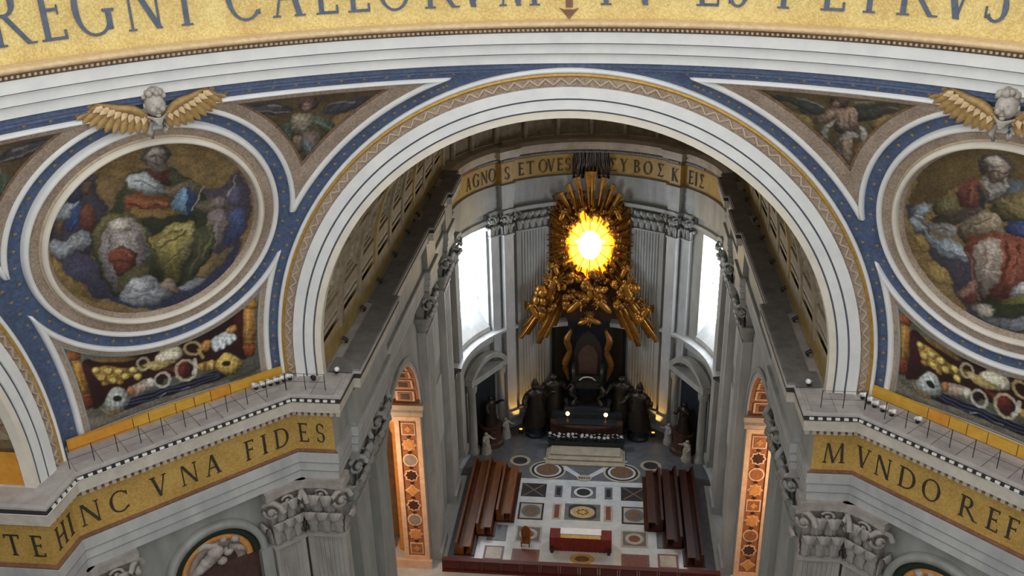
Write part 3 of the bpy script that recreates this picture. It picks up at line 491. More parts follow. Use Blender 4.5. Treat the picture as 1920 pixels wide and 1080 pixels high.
for s, side in ((-1, 'left'), (1, 'right')):
    org = sph(s, AZ0, z=33.6)
    pen = tag(empty('wall_upper_'+side, org), {'left': 'blue star-strewn curved corner wall around the left medallion', 'right': 'blue star-strewn curved corner wall around the right medallion'}[side], 'wall', kind='structure')
    P = []
    for i in range(61):
        z = 33.6+(50.88-33.6)*i/60; hi = arch_az(max(z, ZS), 0.0); lo = 2*AZ0-hi
        row = [sph(s, lo+(hi-lo)*j/60, z=z, off=0) for j in range(61)]
        w_ = math.sqrt(max(0, RM*RM-max(0, z-ZS)**2)); row.insert(0, (s*(B+.02), min(w_, row[0][1]), z)); P.append(row)
    gpart('blue_field', P, 'blue_mosaic', pen, org)
    mb = MB()
    def star(c_fn):
        pts = []
        for k in range(16):
            q = .11 if k % 2 == 0 else .045; pts.append((q*math.cos(k*PI/8), q*math.sin(k*PI/8)))
        mb.prism(pts, c_fn, .01, .03)
    def sfn(az, e):
        return lambda u, v, off: tuple(rel(sph(s, az+u/DEG/math.cos(math.radians(e)), e=e+v/DEG, off=off), org))
    for k in range(44):           # stars round the medallion, along the arch and along the ring
        th = 2*PI*k/44
        p = disc(s, 12.32, th, 0); X, Y = pq([p], s); star(sfn(AZ0+X[0]/math.cos(math.radians(Y[0])), Y[0]))
    for k in range(30):
        z = 34.8+15.3*math.sin(PI/2*k/30); star(sfn(arch_az(z, .3), elev(z))); star(sfn(2*AZ0-arch_az(z, .3), elev(z)))
    for k in range(1, 30): star(sfn(-30+k*2.4, elev(50.72)))
    stuff(mb.build('gold_star', MATS['star_gold'], pen))

    # medallion
    med = tag(empty('mosaic_medallion', disc(s, 11.7, -PI/2, 0)), {'left': 'round mosaic of a seated robed figure with a blue book, white moulded frame', 'right': 'round mosaic of a bald bearded man in a red robe, cut by the right edge'}[side], 'mosaic', 'round mosaics')
    mo = tuple(med.location)
    def mring(nm, prof, m, sm=True, n=120):
        return gpart(nm, [[disc(s, r, 2*PI*k/n, off) for r, off in prof] for k in range(n)], m, med, mo, sm, close_u=True)
    mring('outer_moulding', [(11.75, 0), (11.72, .2), (11.6, .32), (11.4, .34), (11.24, .25), (11.2, .1)], 'stucco')
    mring('ornament_band', [(11.24, .16), (10.8, .2), (10.3, .16)], 'ornament')
    mring('bead_fillet', [(10.38, .15), (10.34, .26), (10.24, .26), (10.2, .15)], 'ornament_pale')
    mring('white_torus', [(10.22, .1), (10.2, .36), (10.05, .48), (9.86, .48), (9.72, .36), (9.68, .1)], 'cream')
    mring('inner_band', [(9.72, .24), (9.5, .2), (9.34, .06), (9.3, .02)], 'ornament')
    pic = gpart('mosaic_picture', [[disc(s, 9.36*i/125, 2*PI*k/380, .03) for i in range(126)] for k in range(380)], 'mosaic_picture', med, mo, True, close_u=True)
    PARENT_LOC = mo; paint_obj(pic, s, '90703a', PIC['med_'+side])

    # two corner panels with flying figures
    for f in (1, -1):
        b0 = tri_bound(s, 0, f, .02)[0]; po = b0[0]
        lab = {(-1, 1): 'three-cornered mosaic panel of a winged figure, between left medallion and arch', (-1, -1): 'three-cornered dark mosaic panel cut by the left edge, beside the left medallion',
               (1, 1): 'three-cornered mosaic panel of a winged figure with white drapery, right of the arch', (1, -1): 'three-cornered mosaic panel beyond the right medallion'}[(s, f)]
        tp = tag(empty('triangular_mosaic', po), lab, 'mosaic', 'three-cornered mosaics')
        def tb(g, off): return tri_bound(s, g, f, off)[0]
        def band(nm, gs, m, sm=True):
            rows = [tb(g, off) for g, off in gs]; P = np.array(rows).transpose(1, 0, 2)
            gpart(nm, P, m, tp, po, sm)
        band('white_moulding', [(-.02, 0), (0, .14), (.08, .22), (.2, .2), (.25, .06)], 'stucco')
        band('ornament_band', [(.23, .08), (.6, .12), (.86, .06)], 'ornament')
        band('dark_line', [(.84, .08), (.95, .05)], 'ornament_dark')
        zb, zt, rho, ga, place = tri_bound(s, .93, f, .03)[1]; place = (lambda az, z: sph(s, az if f > 0 else 2*AZ0-az, z=z, off=.03))
        P = []
        for i in range(101):
            z = zb+(zt-zb)*i/100; l, r_ = AZ0+circ_az(z, rho), arch_az(z, ga); P.append([place(l+(r_-l)*j/150, z) for j in range(151)])
        pic = gpart('mosaic_picture', P, 'mosaic_picture', tp, po)
        PARENT_LOC = po; paint_obj(pic, s, '705832', PIC['ang_'+side], f, .5)

    # lower panel with the crest of keys and tiara
    b0 = crest_bound(s, 0, .02)[0]; co_ = sph(s, AZ0, z=34.5)
    cp = tag(empty('crest_panel', co_), {'left': 'mosaic panel of golden crossed keys and tiara below the left medallion', 'right': 'mosaic panel of golden crossed keys and tiara below the right medallion'}[side], 'mosaic', 'crest panels')
    def cband(nm, gs, m, sm=True):
        rows = [crest_bound(s, g, off)[0] for g, off in gs]; rows = [r_+r_[:1] for r_ in rows]
        gpart(nm, np.array(rows).transpose(1, 0, 2), m, cp, co_, sm)
    cband('white_moulding', [(-.02, 0), (0, .14), (.08, .22), (.2, .2), (.25, .06)], 'stucco')
    cband('ornament_band', [(.23, .08), (.33, .12), (.44, .06)], 'ornament')
    cband('green_line', [(.42, .08), (.5, .05)], 'marble_grey')
    pic = gpart('mosaic_picture', crest_grid(s, .47, .03), 'mosaic_picture', cp, co_)
    PARENT_LOC = co_; paint_obj(pic, s, '86806e', PIC['crest'], 1 if s < 0 else -1, .25)
# ------------------------------------------------------------------ plan sweeps
def offset_poly(pl, off):
    n = len(pl); out = []
    for i in range(n):
        ns = []
        for a, b in ((i-1, i), (i, i+1)):
            if a >= 0 and b < n:
                d = np.array(pl[b])-np.array(pl[a]); d = d/np.linalg.norm(d); ns.append(np.array([-d[1], d[0]]))
        if len(ns) == 1: out.append(np.array(pl[i])+ns[0]*off)
        else:
            m_ = ns[0]+ns[1]; m_ = m_/(1+ns[0]@ns[1]); out.append(np.array(pl[i])+m_*off)
    return out
def sweep(pl, prof, fx=1, org=(0, 0, 0)):
    cols = [offset_poly(pl, o_) for o_, z in prof]
    return [[(cols[k][i][0]*fx-org[0], cols[k][i][1]-org[1], prof[k][1]-org[2]) for k in range(len(prof))] for i in range(len(pl))]
PLAN = [(-13.0, 64.4), (-13.0, 23.56), (-15.19, 23.56), (-23.56, 15.19), (-23.56, 13.1), (-46.0, 13.1)]
ARMP = [(-13.0, 64.4), (-13.0, 62.4), (-12.6, 62.4), (-12.6, 58.8), (-13.0, 58.8), (-13.0, 53.4), (-12.6, 53.4), (-12.6, 49.8), (-13.0, 49.8), (-13.0, 35.0), (-12.6, 35.0), (-12.6, 26.4), (-13.0, 26.4)]
PFULL = ARMP+PLAN[1:]; NA = len(ARMP)
def seg_fn(P, Q, at, fx, z0, org, rev):
    P, Q = np.array(P), np.array(Q); d = (Q-P)/np.linalg.norm(Q-P); n_ = np.array([-d[1], d[0]]); sg = -1 if rev else 1
    def fn(u, v, off):
        q = P+d*(at+sg*u)+n_*off; return (q[0]*fx-org[0], q[1]-org[1], z0+v-org[2])
    return fn

def entablature(s, name, label):
    fx = -s; org = (s*13.0, 23.56, 27.9); e = tag(empty(name, org), label, 'cornice', kind='structure')
    def part(nm, prof, m, pl=PFULL): return MB().grid(sweep(pl, prof, fx, org)).build(nm, MATS[m], e)
    part('architrave', [(-1.6, 27.95), (.04, 27.95), (.04, 28.5), (.12, 28.52), (.12, 29.1), (.2, 29.12), (.2, 29.72), (.1, 29.76)], 'marble_white')
    def split(nm, prof, m0, m1):
        R_ = sweep(PFULL, prof, fx, org); MB().grid(R_[:NA+1]).build(nm, MATS[m0], e); return MB().grid(R_[NA:]).build(nm, MATS[m1], e)
    for zz in (28.5, 29.1): part('fascia_line', [(.02 if zz < 29 else .1, zz-.05), (.10 if zz < 29 else .18, zz-.04), (.13 if zz < 29 else .21, zz+.03)], 'marble_grey')  # grey strips carry in colour the shade of the small fascia steps
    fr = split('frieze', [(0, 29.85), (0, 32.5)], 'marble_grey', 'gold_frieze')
    part('bed_moulding', [(0, 32.2), (.18, 32.24), (.2, 32.62), (.4, 32.66)], 'ornament_dark')
    split('red_moulding', [(.1, 29.72), (.18, 29.76), (.2, 29.84), (.0, 29.9)], 'marble_grey', 'rust')
    part('corona', [(.3, 32.74), (.78, 32.76), (.8, 33.36), (.86, 33.42)], 'corona_stone')
    part('dark_edge', [(.8, 33.40), (.84, 33.42), (.84, 33.72), (.8, 33.74)], 'gap_shade')  # dark colour stands for shade between the moulding's carved leaves
    part('lip', [(.82, 33.72), (.92, 33.73), (.92, 33.84), (.7, 33.9)], 'travertine')
    part('ledge', [(.92, 33.84), (.2, 33.88), (-2.4, 33.88)], 'travertine')
    mb = MB(); blocks = []
    for (i, j) in ((1, 2), (2, 3), (3, 4)):
        P, Q = np.array(PLAN[i]), np.array(PLAN[j]); L = np.linalg.norm(Q-P); d = (Q-P)/L; n_ = np.array([-d[1], d[0]]); rz = math.atan2(d[1], d[0])
        if fx < 0: rz = PI-rz
        t = -.6 if i == 1 else (.0 if i == 2 else -.3)
        Lx = L if i != 3 else L+.3
        k = int((Lx-t)/.36)
        for q in range(k):
            c = P+d*(t+.1+q*.36)+n_*.3; mb.box((c[0]*fx-org[0], c[1]-org[1], 32.5-org[2]), (.2, .26, .36), rz)
        k = int((Lx-t)/.43)
        for q in range(k+1):
            c = P+d*(t+.12+q*.43)+n_*.88
            blocks.append(((c[0]*fx-org[0], c[1]-org[1], 33.57-org[2]), rz))
    stuff(mb.build('dentil_row', MATS['corona_stone'], e))
    b0 = None
    for c, rz in blocks:
        if b0 is None: b0 = MB().box((0, 0, 0), (.22, .1, .12)).build('block', MATS['block_white'], e, loc=c, rot=(0, 0, rz))
        else: share(b0, e, c, (0, 0, rz))
    # stone slabs of the walkway
    for (i, j, a0, a1) in ((2, 3, .5, 11.4), (1, 2, -.5, 2.0)):
        P, Q = np.array(PLAN[i]), np.array(PLAN[j]); d = (Q-P)/np.linalg.norm(Q-P); n_ = np.array([-d[1], d[0]]); n = max(2, round((a1-a0)/1.15))
        for r_, (o0, o1) in enumerate(((.8, .1), (.07, -.62), (-.65, -1.15))):
            for q in range(n):
                t0 = a0+(a1-a0)*(q+(.0 if r_ % 2 == 0 else 0))/n+.025; t1 = a0+(a1-a0)*(q+1)/n-.025; pts = []
                for z in (33.85, 33.93):
                    for t, o_ in ((t0, o1), (t1, o1), (t1, o0), (t0, o0)):
                        c = P+d*t+n_*o_; pts.append((c[0]*fx-org[0], c[1]-org[1], z-org[2]))
                MB().hexa(pts).build('slab', MATS['travertine' if (q+r_) % 3 else 'travertine_b'], e)
    # yellow boards along the foot of the mosaic
    P, Q = np.array(PLAN[2]), np.array(PLAN[3]); d = (Q-P)/np.linalg.norm(Q-P); n_ = np.array([-d[1], d[0]])
    cuts = [-.5, 2.8, 3.9, 4.8, 5.8, 7.2, 8.0, 11.2]
    for q in range(len(cuts)-1):
        pts = []
        for z in (33.88, 34.5):
            for t, o_ in ((cuts[q]+.02, -1.42), (cuts[q+1]-.02, -1.42), (cuts[q+1]-.02, -1.25), (cuts[q]+.02, -1.25)):
                c = P+d*t+n_*o_; pts.append((c[0]*fx-org[0], c[1]-org[1], z-org[2]))
        MB().hexa(pts).build('yellow_board', MATS['yellow_panel_b' if q in (1, 6) else 'yellow_panel'], e)
    # cover strip between boards and mosaic
    pts = []
    for z in (33.9, 34.06):
        for t, o_ in ((-.6, -3.0), (12.3, -3.0), (12.3, -1.42), (-.6, -1.42)):
            c = P+d*t+n_*o_; pts.append((c[0]*fx-org[0], c[1]-org[1], z-org[2]))
    MB().hexa(pts).build('cover_strip', MATS['marble_grey'], e)
    MB().grid(sweep(ARMP+[(-13.0, 25.2)], [(.85, 33.86), (.8, 33.95), (-.5, 34.0)], fx, org)).build('dim_dusty_ledge', MATS['ledge_dark'], e)  # dark grey holds both dirt and the weaker light on this ledge
    # lettering
    if s < 0:
        items = [(2, 3, 11.12, 'N', .95), (2, 3, 9.72, 'C', .95), (2, 3, 7.7, 'V', .85), (2, 3, 6.12, 'N', .9), (2, 3, 4.84, 'A', .85), (2, 3, 2.72, 'F', .55), (2, 3, 1.88, 'I', .3), (2, 3, .84, 'D', .85), (1, 2, 1.72, 'E', .55), (1, 2, .75, 'S', .5), (3, 4, 1.25, 'H', .75), (3, 4, .45, 'I', .28), (4, 5, 1.9, 'T', .75), (4, 5, .66, 'E', .6)]
    else:
        items = [(1, 2, 1.1, 'M', 1.1), (2, 3, .48, 'V', .8), (2, 3, 1.62, 'N', .85), (2, 3, 2.96, 'D', .9), (2, 3, 4.22, 'O', .95), (2, 3, 6.08, 'R', .8), (2, 3, 7.3, 'E', .55), (2, 3, 8.2, 'F', .55)]
    for i, j, at, ch, wd in items:
        letter(ch, seg_fn(PLAN[i], PLAN[j], at, fx, 30.36, org, s < 0), 1.2, fr, MATS['letter_dark'], width=wd)
    # railing on the walkway
    rl = tag(empty('railing', (s*19.4, 19.4, 34.0)), 'thin iron railing on the ledge above the '+('FIDES' if s < 0 else 'MVNDO')+' inscription', 'railing', 'ledge railings'); ro = tuple(rl.location)
    p0 = None; runs = []
    for (i, j, a0, a1) in ((1, 2, 0, 2.2), (2, 3, .4, 11.6)):
        P, Q = np.array(PLAN[i]), np.array(PLAN[j]); d = (Q-P)/np.linalg.norm(Q-P); n_ = np.array([-d[1], d[0]]); n = 2 if i == 1 else 10
        for q in range(n+1):
            c = P+d*(a0+(a1-a0)*q/n)+n_*.5; l = (c[0]*fx-ro[0], c[1]-ro[1], 0); runs.append(l)
            if p0 is None: p0 = MB().tube([(0, 0, 0), (0, 0, 1.0)], .022, 5).build('post', MATS['metal_dark'], rl, loc=l)
            else: share(p0, rl, l)
    for h in (.5, .98):
        MB().tube([(x, y, h) for x, y, z in runs], .014, 4).build('rail', MATS['metal_dark'], rl)
    return e
entablature(-1, 'trim_5', 'gold-lettered entablature reading HINC VNA FIDES on the left pier')
entablature(1, 'trim_6', 'gold-lettered entablature reading MVNDO REF on the right pier')

# ------------------------------------------------------------------ pilasters with leafy capitals
def leaf_mesh():
    mb = MB(); P = []
    prof = [(0, 0), (.10, .25), (.16, .55), (.24, .8), (.40, .97), (.52, .92), (.55, .78)]; wd = [.42, .5, .52, .5, .42, .3, .12]
    prof = [(0, 0), (.12, .14), (.10, .28), (.2, .42), (.17, .56), (.3, .7), (.32, .84), (.52, .97), (.68, .92), (.72, .74), (.62, .66)]; wd = [.28, .42, .36, .56, .46, .68, .6, .74, .58, .36, .1]
    for (o_, z), w_ in zip(prof, wd):
        P.append([(x*w_, -o_+abs(x)*.16-(.10 if i % 2 else 0), z-abs(x)*.06) for i, x in enumerate((-1, -.66, -.33, 0, .33, .66, 1))])
    mb.grid(P); return mb.mesh('leaf')
LEAFS = {}
def LEAF(m):
    if m not in LEAFS: LEAFS[m] = leaf_mesh()
    return LEAFS[m]
def volute_mesh():
    mb = MB(); pts = []; rad = []
    for i in range(15):
        a = i*PI/5; r = .5*(1-i/17); pts.append((r*math.cos(a), -.1*i/15, r*math.sin(a))); rad.append(.13*(1-i/22))
    mb.tube(pts, rad, 5); mb.ball((0, -.1, 0), .16, 6, 4); return mb.mesh('volute')
VOLS = {}
def VOL(m):
    if m not in VOLS: VOLS[m] = volute_mesh()
    return VOLS[m]
def fluted(W, D, z0, z1, n=7):
    pr = [(-W/2, 0.0), (-W/2, -D)]
    m = W*.1; fw_ = (W-2*m)/n
    for k in range(n):
        x0 = -W/2+m+k*fw_; r = fw_*.36; c = x0+fw_/2
        for a in (180, 225, 270, 315, 360): pr.append((c+r*math.cos(math.radians(a)), -D-r*.8*math.sin(math.radians(a))))
    pr += [(W/2, -D), (W/2, 0)]
    return MB().grid([[(x, y, z0) for x, y in pr], [(x, y, z1) for x, y in pr]])
def pilaster(parent, loc, rz, W, D, z0, zc, zt, m='marble_grey', leafm='marble_grey', n=7, fl=True, leaves=5):
    # local frame: front looks along -y; loc is on the wall face
    mb = fluted(W, D, z0, zc, n) if fl else MB().box((0, -D/2, (z0+zc)/2), (W, D, zc-z0))
    mb.box((0, -D/2-.06, zc-.12), (W+.16, D+.12, .16)); mb.box((0, -D/2-.1, z0+.4), (W+.3, D+.2, .8))
    po = np.array(parent.location); o = mb.build('pilaster', MATS[m], parent, loc=tuple(np.array(loc)-po), rot=(0, 0, rz))
    H = zt-zc; L = lambda nm, me, l, sc, ry=0: finish(nm, me(leafm), MATS[leafm], o, True, loc=l, rot=(0, 0, ry), scl=sc)
    MB().add(*_frus(W*.9, D*.75, W*.98, D*.9, zc, zt-.12*H)).build('capital_bell', MATS[leafm], o)
    ab = MB(); n_ = 10; top = []
    for k in range(n_+1):
        t = -1+2*k/n_; top.append((t*W*.66, -D-.42*W*.32-.18+.16*(1-t*t)))
    pol = [(-W*.66, 0)]+top+[(W*.66, 0)]
    ab.prism(pol, lambda u, v, off: (u, v, off), zt-.14*H, zt-.0*H); ab.build('abacus', MATS[leafm], o)
    lw = W/leaves
    for k in range(leaves): L('leaf', LEAF, (-W/2+lw*(k+.5), -D*.95, zc), (lw*.78, min(lw*1.1, .9), H*.47))
    for k in range(leaves-1): L('leaf', LEAF, (-W/2+lw*(k+1), -D*1.0, zc+H*.22), (lw*.8, min(lw*1.3, 1.1), H*.58))
    for sx in (-1, 1):
        L('volute', VOL, (sx*W*.5, -D-.25, zt-.33*H), (H*.36, H*.36, H*.36), PI*(.25 if sx > 0 else -.25))
        L('leaf', LEAF, (sx*W*.5, -D*.5, zc), (lw, lw*1.1, H*.42), sx*PI/2)
    L('volute', VOL, (0, -D-.2, zt-.26*H), (H*.2, H*.2, H*.2))
    return o
def _frus(w0, d0, w1, d1, z0, z1):
    v = [(-w0/2, 0, z0), (w0/2, 0, z0), (w0/2, -d0, z0), (-w0/2, -d0, z0), (-w1/2, 0, z1), (w1/2, 0, z1), (w1/2, -d1, z1), (-w1/2, -d1, z1)]
    return v, [(3, 2, 1, 0), (4, 5, 6, 7), (0, 1, 5, 4), (1, 2, 6, 5), (2, 3, 7, 6), (3, 0, 4, 7)]

AY0, AY1, ACZ, AR = 36.0, 49.0, 17.5, 6.5      # side arch of the choir wall
XJ = 16.25                                      # depth of its jamb
def side_wall(s, name, label):
    fx = -s; org = (s*13.9, 36.0, 0); e = tag(empty(name, org), label, 'wall', kind='structure')
    PL2 = [(-13.0, AY0), (-13.0, 23.56), (-15.19, 23.56), (-23.56, 15.19), (-23.56, 13.1), (-46.0, 13.1)]
    MB().grid(sweep(PL2, [(-.9, 0), (-.9, 28.2)], fx, org)).build('pier_face', MATS['marble_grey'], e)
    X = s*13.9; T = lambda p: (p[0]-org[0], p[1]-org[1], p[2]-org[2])
    mb = MB().add([T(p) for p in ((X, AY1, 0), (X, 64.6, 0), (X, 64.6, 28.2), (X, AY1, 28.2))], [(0, 1, 2, 3)])
    yc = (AY0+AY1)/2; row0, row1 = [], []
    for k in range(33):
        a = PI-PI*k/32; row0.append(T((X, yc+AR*math.cos(a), ACZ+AR*math.sin(a)))); row1.append(T((X, yc+AR*math.cos(a), 28.2)))
    mb.grid([row0, row1]); mb.build('wall_face', MATS['marble_grey'], e)
    mb = MB(); R = []
    for k in range(33):
        a = PI-PI*k/32; R.append([T((s*x, yc+AR*math.cos(a), ACZ+AR*math.sin(a))) for x in (13.9, XJ)])
    mb.grid(R); mb.build('arch_soffit', MATS['jamb_orange'], e)
    MB().add([T(p) for p in ((X, AY0, 0), (s*XJ, AY0, 0), (s*XJ, AY0, ACZ), (X, AY0, ACZ))], [(0, 1, 2, 3)]).build('near_jamb', MATS['marble_grey'], e)
    # archivolt on the wall face
    for r0, r1, o_, m in ((6.5, 6.9, .12, 'marble_white'), (6.9, 7.3, .2, 'marble_grey')):
        R = []
        for k in range(33):
            a = PI-PI*k/32; c, sn = math.cos(a), math.sin(a)
            R.append([T((s*(13.9-q), yc+r*c, ACZ+r*sn)) for r, q in ((r0, 0), (r0, o_), (r1, o_), (r1, 0))])
        MB().grid(R).build('archivolt', MATS[m], e)
    # inlaid far jamb, seen straight on
    jb = MB(); xm = (13.9+XJ)/2; W = XJ-13.9
    jb.add([T(p) for p in ((X, AY1, 0), (s*XJ, AY1, 0), (s*XJ, AY1, ACZ), (X, AY1, ACZ))], [(0, 1, 2, 3)])
    jb = jb.build('far_jamb', MATS['jamb_orange'], e)
    def jp(nm, poly, y0, y1, m, par=jb): 
        mb_ = MB().prism(poly, lambda u, v, off: T((s*(13.9+u), AY1-off, v)), y0, y1); return mb_.build(nm, MATS[m], par)
    jp('border', [(0, .9), (.42, .9), (.42, 16.4), (0, 16.4)], 0, .14, 'jamb_pink'); jp('border', [(W-.42, .9), (W, .9), (W, 16.4), (W-.42, 16.4)], 0, .14, 'jamb_pink')
    jp('border', [(.42, 16.0), (W-.42, 16.0), (W-.42, 16.4), (.42, 16.4)], 0, .14, 'jamb_pink'); jp('border', [(.42, .9), (W-.42, .9), (W-.42, 1.3), (.42, 1.3)], 0, .14, 'jamb_pink')
    jp('plinth', [(-.2, 0), (W+.8, 0), (W+.8, .9), (-.2, .9)], 0, .35, 'jamb_pink')
    for z0, z1, o_, m in ((16.45, 16.9, .16, 'marble_warm'), (16.9, 17.25, .3, 'jamb_grey'), (17.25, 17.7, .42, 'marble_warm')):
        jp('impost', [(-.15-o_*.5, z0), (W+.3, z0), (W+.3, z1), (-.15-o_*.5, z1)], 0, o_, m)
    def ngon(cz, r, n, r2=None, rot=0):
        return [(W/2+(r if (k % 2 == 0 or r2 is None) else r2)*math.cos(rot+2*PI*k/n), cz+(r if (k % 2 == 0 or r2 is None) else r2)*1.0*math.sin(rot+2*PI*k/n)) for k in range(n)]
    seq = ['square', 'star', 'ring', 'oct', 'star2', 'oct', 'ring', 'star', 'square'] if s < 0 else ['square', 'oct', 'ring', 'star', 'square', 'star', 'ring', 'oct', 'star2']
    for q, kd in enumerate(seq):
        cz = 15.1-q*1.62
        if kd == 'square':
            jp('inlay', [(W/2-.62, cz-.62), (W/2+.62, cz-.62), (W/2+.62, cz+.62), (W/2-.62, cz+.62)], 0, .06, 'jamb_pink'); jp('inlay', [(W/2-.5, cz-.5), (W/2+.5, cz-.5), (W/2+.5, cz+.5), (W/2-.5, cz+.5)], 0, .09, 'jamb_orange'); jp('inlay', ngon(cz, .36, 8, .2), 0, .12, 'jamb_ochre')
        elif kd == 'star': jp('inlay', ngon(cz, .7, 16, .5), 0, .06, 'jamb_pink'); jp('inlay', ngon(cz, .58, 16, .4), 0, .1, 'jamb_ochre')
        elif kd == 'ring': jp('inlay', ngon(cz, .68, 24), 0, .06, 'jamb_pink'); jp('inlay', ngon(cz, .54, 24), 0, .09, 'jamb_grey' if s < 0 else 'jamb_orange')
        elif kd == 'oct': jp('inlay', ngon(cz, .7, 16, .56), 0, .06, 'jamb_pink'); jp('inlay', ngon(cz, .55, 16, .42), 0, .09, 'jamb_dark')
        else: jp('inlay', ngon(cz, .7, 8, .42), 0, .06, 'jamb_pink'); jp('inlay', ngon(cz, .55, 8, .34), 0, .09, 'jamb_ochre'); 
        if q: jp('inlay', ngon(cz+.81, .2, 4), 0, .08, 'jamb_dark')
    # coffers on the far haunch of the soffit
    for q in range(5):
        a0, a1 = math.radians(4+q*13), math.radians(14+q*13)
        for (x0, x1, d0, m, sh) in ((.35, W-.35, .1, 'jamb_pink', 0), (.55, W-.55, .16, 'jamb_orange', 1.3), (.8, W-.8, .2, 'jamb_dark', 2.6)):
            h = math.radians(sh); pts = []
            for r in (AR, AR-d0):
                for a, x in ((a0+h, x0), (a0+h, x1), (a1-h, x1), (a1-h, x0)):
                    pts.append(T((s*(13.9+x), yc+r*math.cos(a), ACZ+r*math.sin(a))))
            MB().hexa(pts).build('coffer', MATS[m], e)
    MB().add([T(p) for p in ((s*14.3, 25.2, 27.5), (s*14.3, 65, 27.5), (s*14.3, 65, 36), (s*14.3, 25.2, 36))], [(0, 1, 2, 3)]).build('attic_wall', MATS['vault_gold'], e)
    # giant pilasters
    rz = PI/2 if s < 0 else -PI/2
    for y, w_ in ((28.2, 2.9), (33.2, 2.9), (51.6, 3.0), (60.6, 3.0)):
        pilaster(e, (X, y, 0), rz, w_, .75, 0, 24.0, 27.95, 'marble_white' if y > 40 else 'marble_grey', 'marble_grey', leaves=3)
    pilaster(e, (s*14.15, 24.46, 0), 0, 2.3, .82, 0, 24.0, 27.95, 'pier_stone', 'capital_stone', leaves=3)
    k = .9/math.sqrt(2); P, Q = np.array((-15.19-k, 23.56+k)), np.array((-23.56-k, 15.19+k)); d = (Q-P)/np.linalg.norm(Q-P)
    for at in (1.15, 10.7):
        c = P+d*at; pilaster(e, (c[0]*fx, c[1], 0), (PI/4 if s < 0 else -PI/4), 1.9, .82, 0, 24.0, 27.95, 'pier_stone', 'capital_stone', leaves=3)
    pilaster(e, (s*24.46, 14.15, 0), rz, 1.8, .8, 0, 24.0, 27.95, 'pier_stone', 'capital_stone', leaves=3)
    # low wall panels between the far pilasters
    for y0, y1, z0, z1 in ((54.0, 58.4, 9.0, 15.5), (54.0, 58.4, 17.5, 22.5)):
        for o_, i_, m in ((.16, 0, 'marble_white'), (.06, .35, 'marble_grey')):
            MB().box(T((s*(13.9-o_/2), (y0+y1)/2, (z0+z1)/2)), (o_, y1-y0-2*i_, z1-z0-2*i_)).build('panel', MATS[m], e)
    # loggia arch on the diagonal face
    fnn = lambda u, v, off: T(((P+d*u)[0]*fx+s*0+(-s)*0+fx*(off/math.sqrt(2)), (P+d*u)[1]-off/math.sqrt(2), v))
    def arcband(nm, r0, r1, cz, o0, o1, m, uc=5.3, a0=0, a1=180, n=24):
        R = []
        for q in range(n+1):
            a = math.radians(a0+(a1-a0)*q/n); R.append([fnn(uc+r*math.cos(a), cz+r*math.sin(a), o_) for r, o_ in ((r0, o0), (r0, o1), (r1, o1), (r1, o0))])
        return MB().grid(R).build(nm, MATS[m], e, True)
    arcband('niche_arch', 2.55, 2.95, 23.9, 0, .45, 'marble_grey'); arcband('niche_arch', 2.15, 2.5, 23.9, 0, .3, 'leaf_green'); arcband('niche_arch', 1.75, 2.1, 23.9, 0, .22, 'jamb_ochre'); arcband('niche_arch', 1.2, 1.7, 23.9, 0, .12, 'jamb_grey')
    MB().prism([(5.3+1.25*math.cos(PI*q/12), 23.9+1.25*math.sin(PI*q/12)) for q in range(13)], fnn, .02, .1).build('niche_field', MATS['jamb_dark'], e)
    mb = MB()
    for (u, v, r) in ((4.1, 25.3, .3), (4.75, 25.55, .24), (5.3, 25.0, .5), (4.6, 24.7, .34), (5.9, 24.5, .4), (4.0, 24.6, .2), (6.3, 24.2, .3), (5.0, 24.2, .3)): mb.ball(fnn(u, v, .12), (r, r, r*.8), 9, 6, .2)
    for pts, ra in (([(4.6, 25.0), (3.9, 24.6), (3.5, 24.1)], [.24, .18, .08]), ([(5.2, 25.3), (5.9, 25.7), (6.4, 25.4)], [.2, .22, .06]), ([(5.4, 24.8), (6.2, 24.3), (6.8, 24.0)], [.4, .3, .16])): mb.tube([fnn(a_, b_, .14) for a_, b_ in pts], ra, 8)
    mb.build('relief_angel', MATS['stone_sculpture'], e, True)
    for uu in (2.5, 8.1): MB().box(fnn(uu, 12.0, .2), (.7, .7, 23.8), PI/4).build('niche_jamb', MATS['marble_grey'], e)
    MB().prism([(2.8, 2), (7.8, 2), (7.8, 23.9), (2.8, 23.9)], fnn, .01, .06).build('niche_field', MATS['brown_marble'], e)
    return e
side_wall(-1, 'wall_left', 'grey marble choir wall and pier on the left, pilasters and inlaid arch jamb')
side_wall(1, 'wall_right', 'grey marble choir wall and pier on the right, pilasters and inlaid arch jamb')

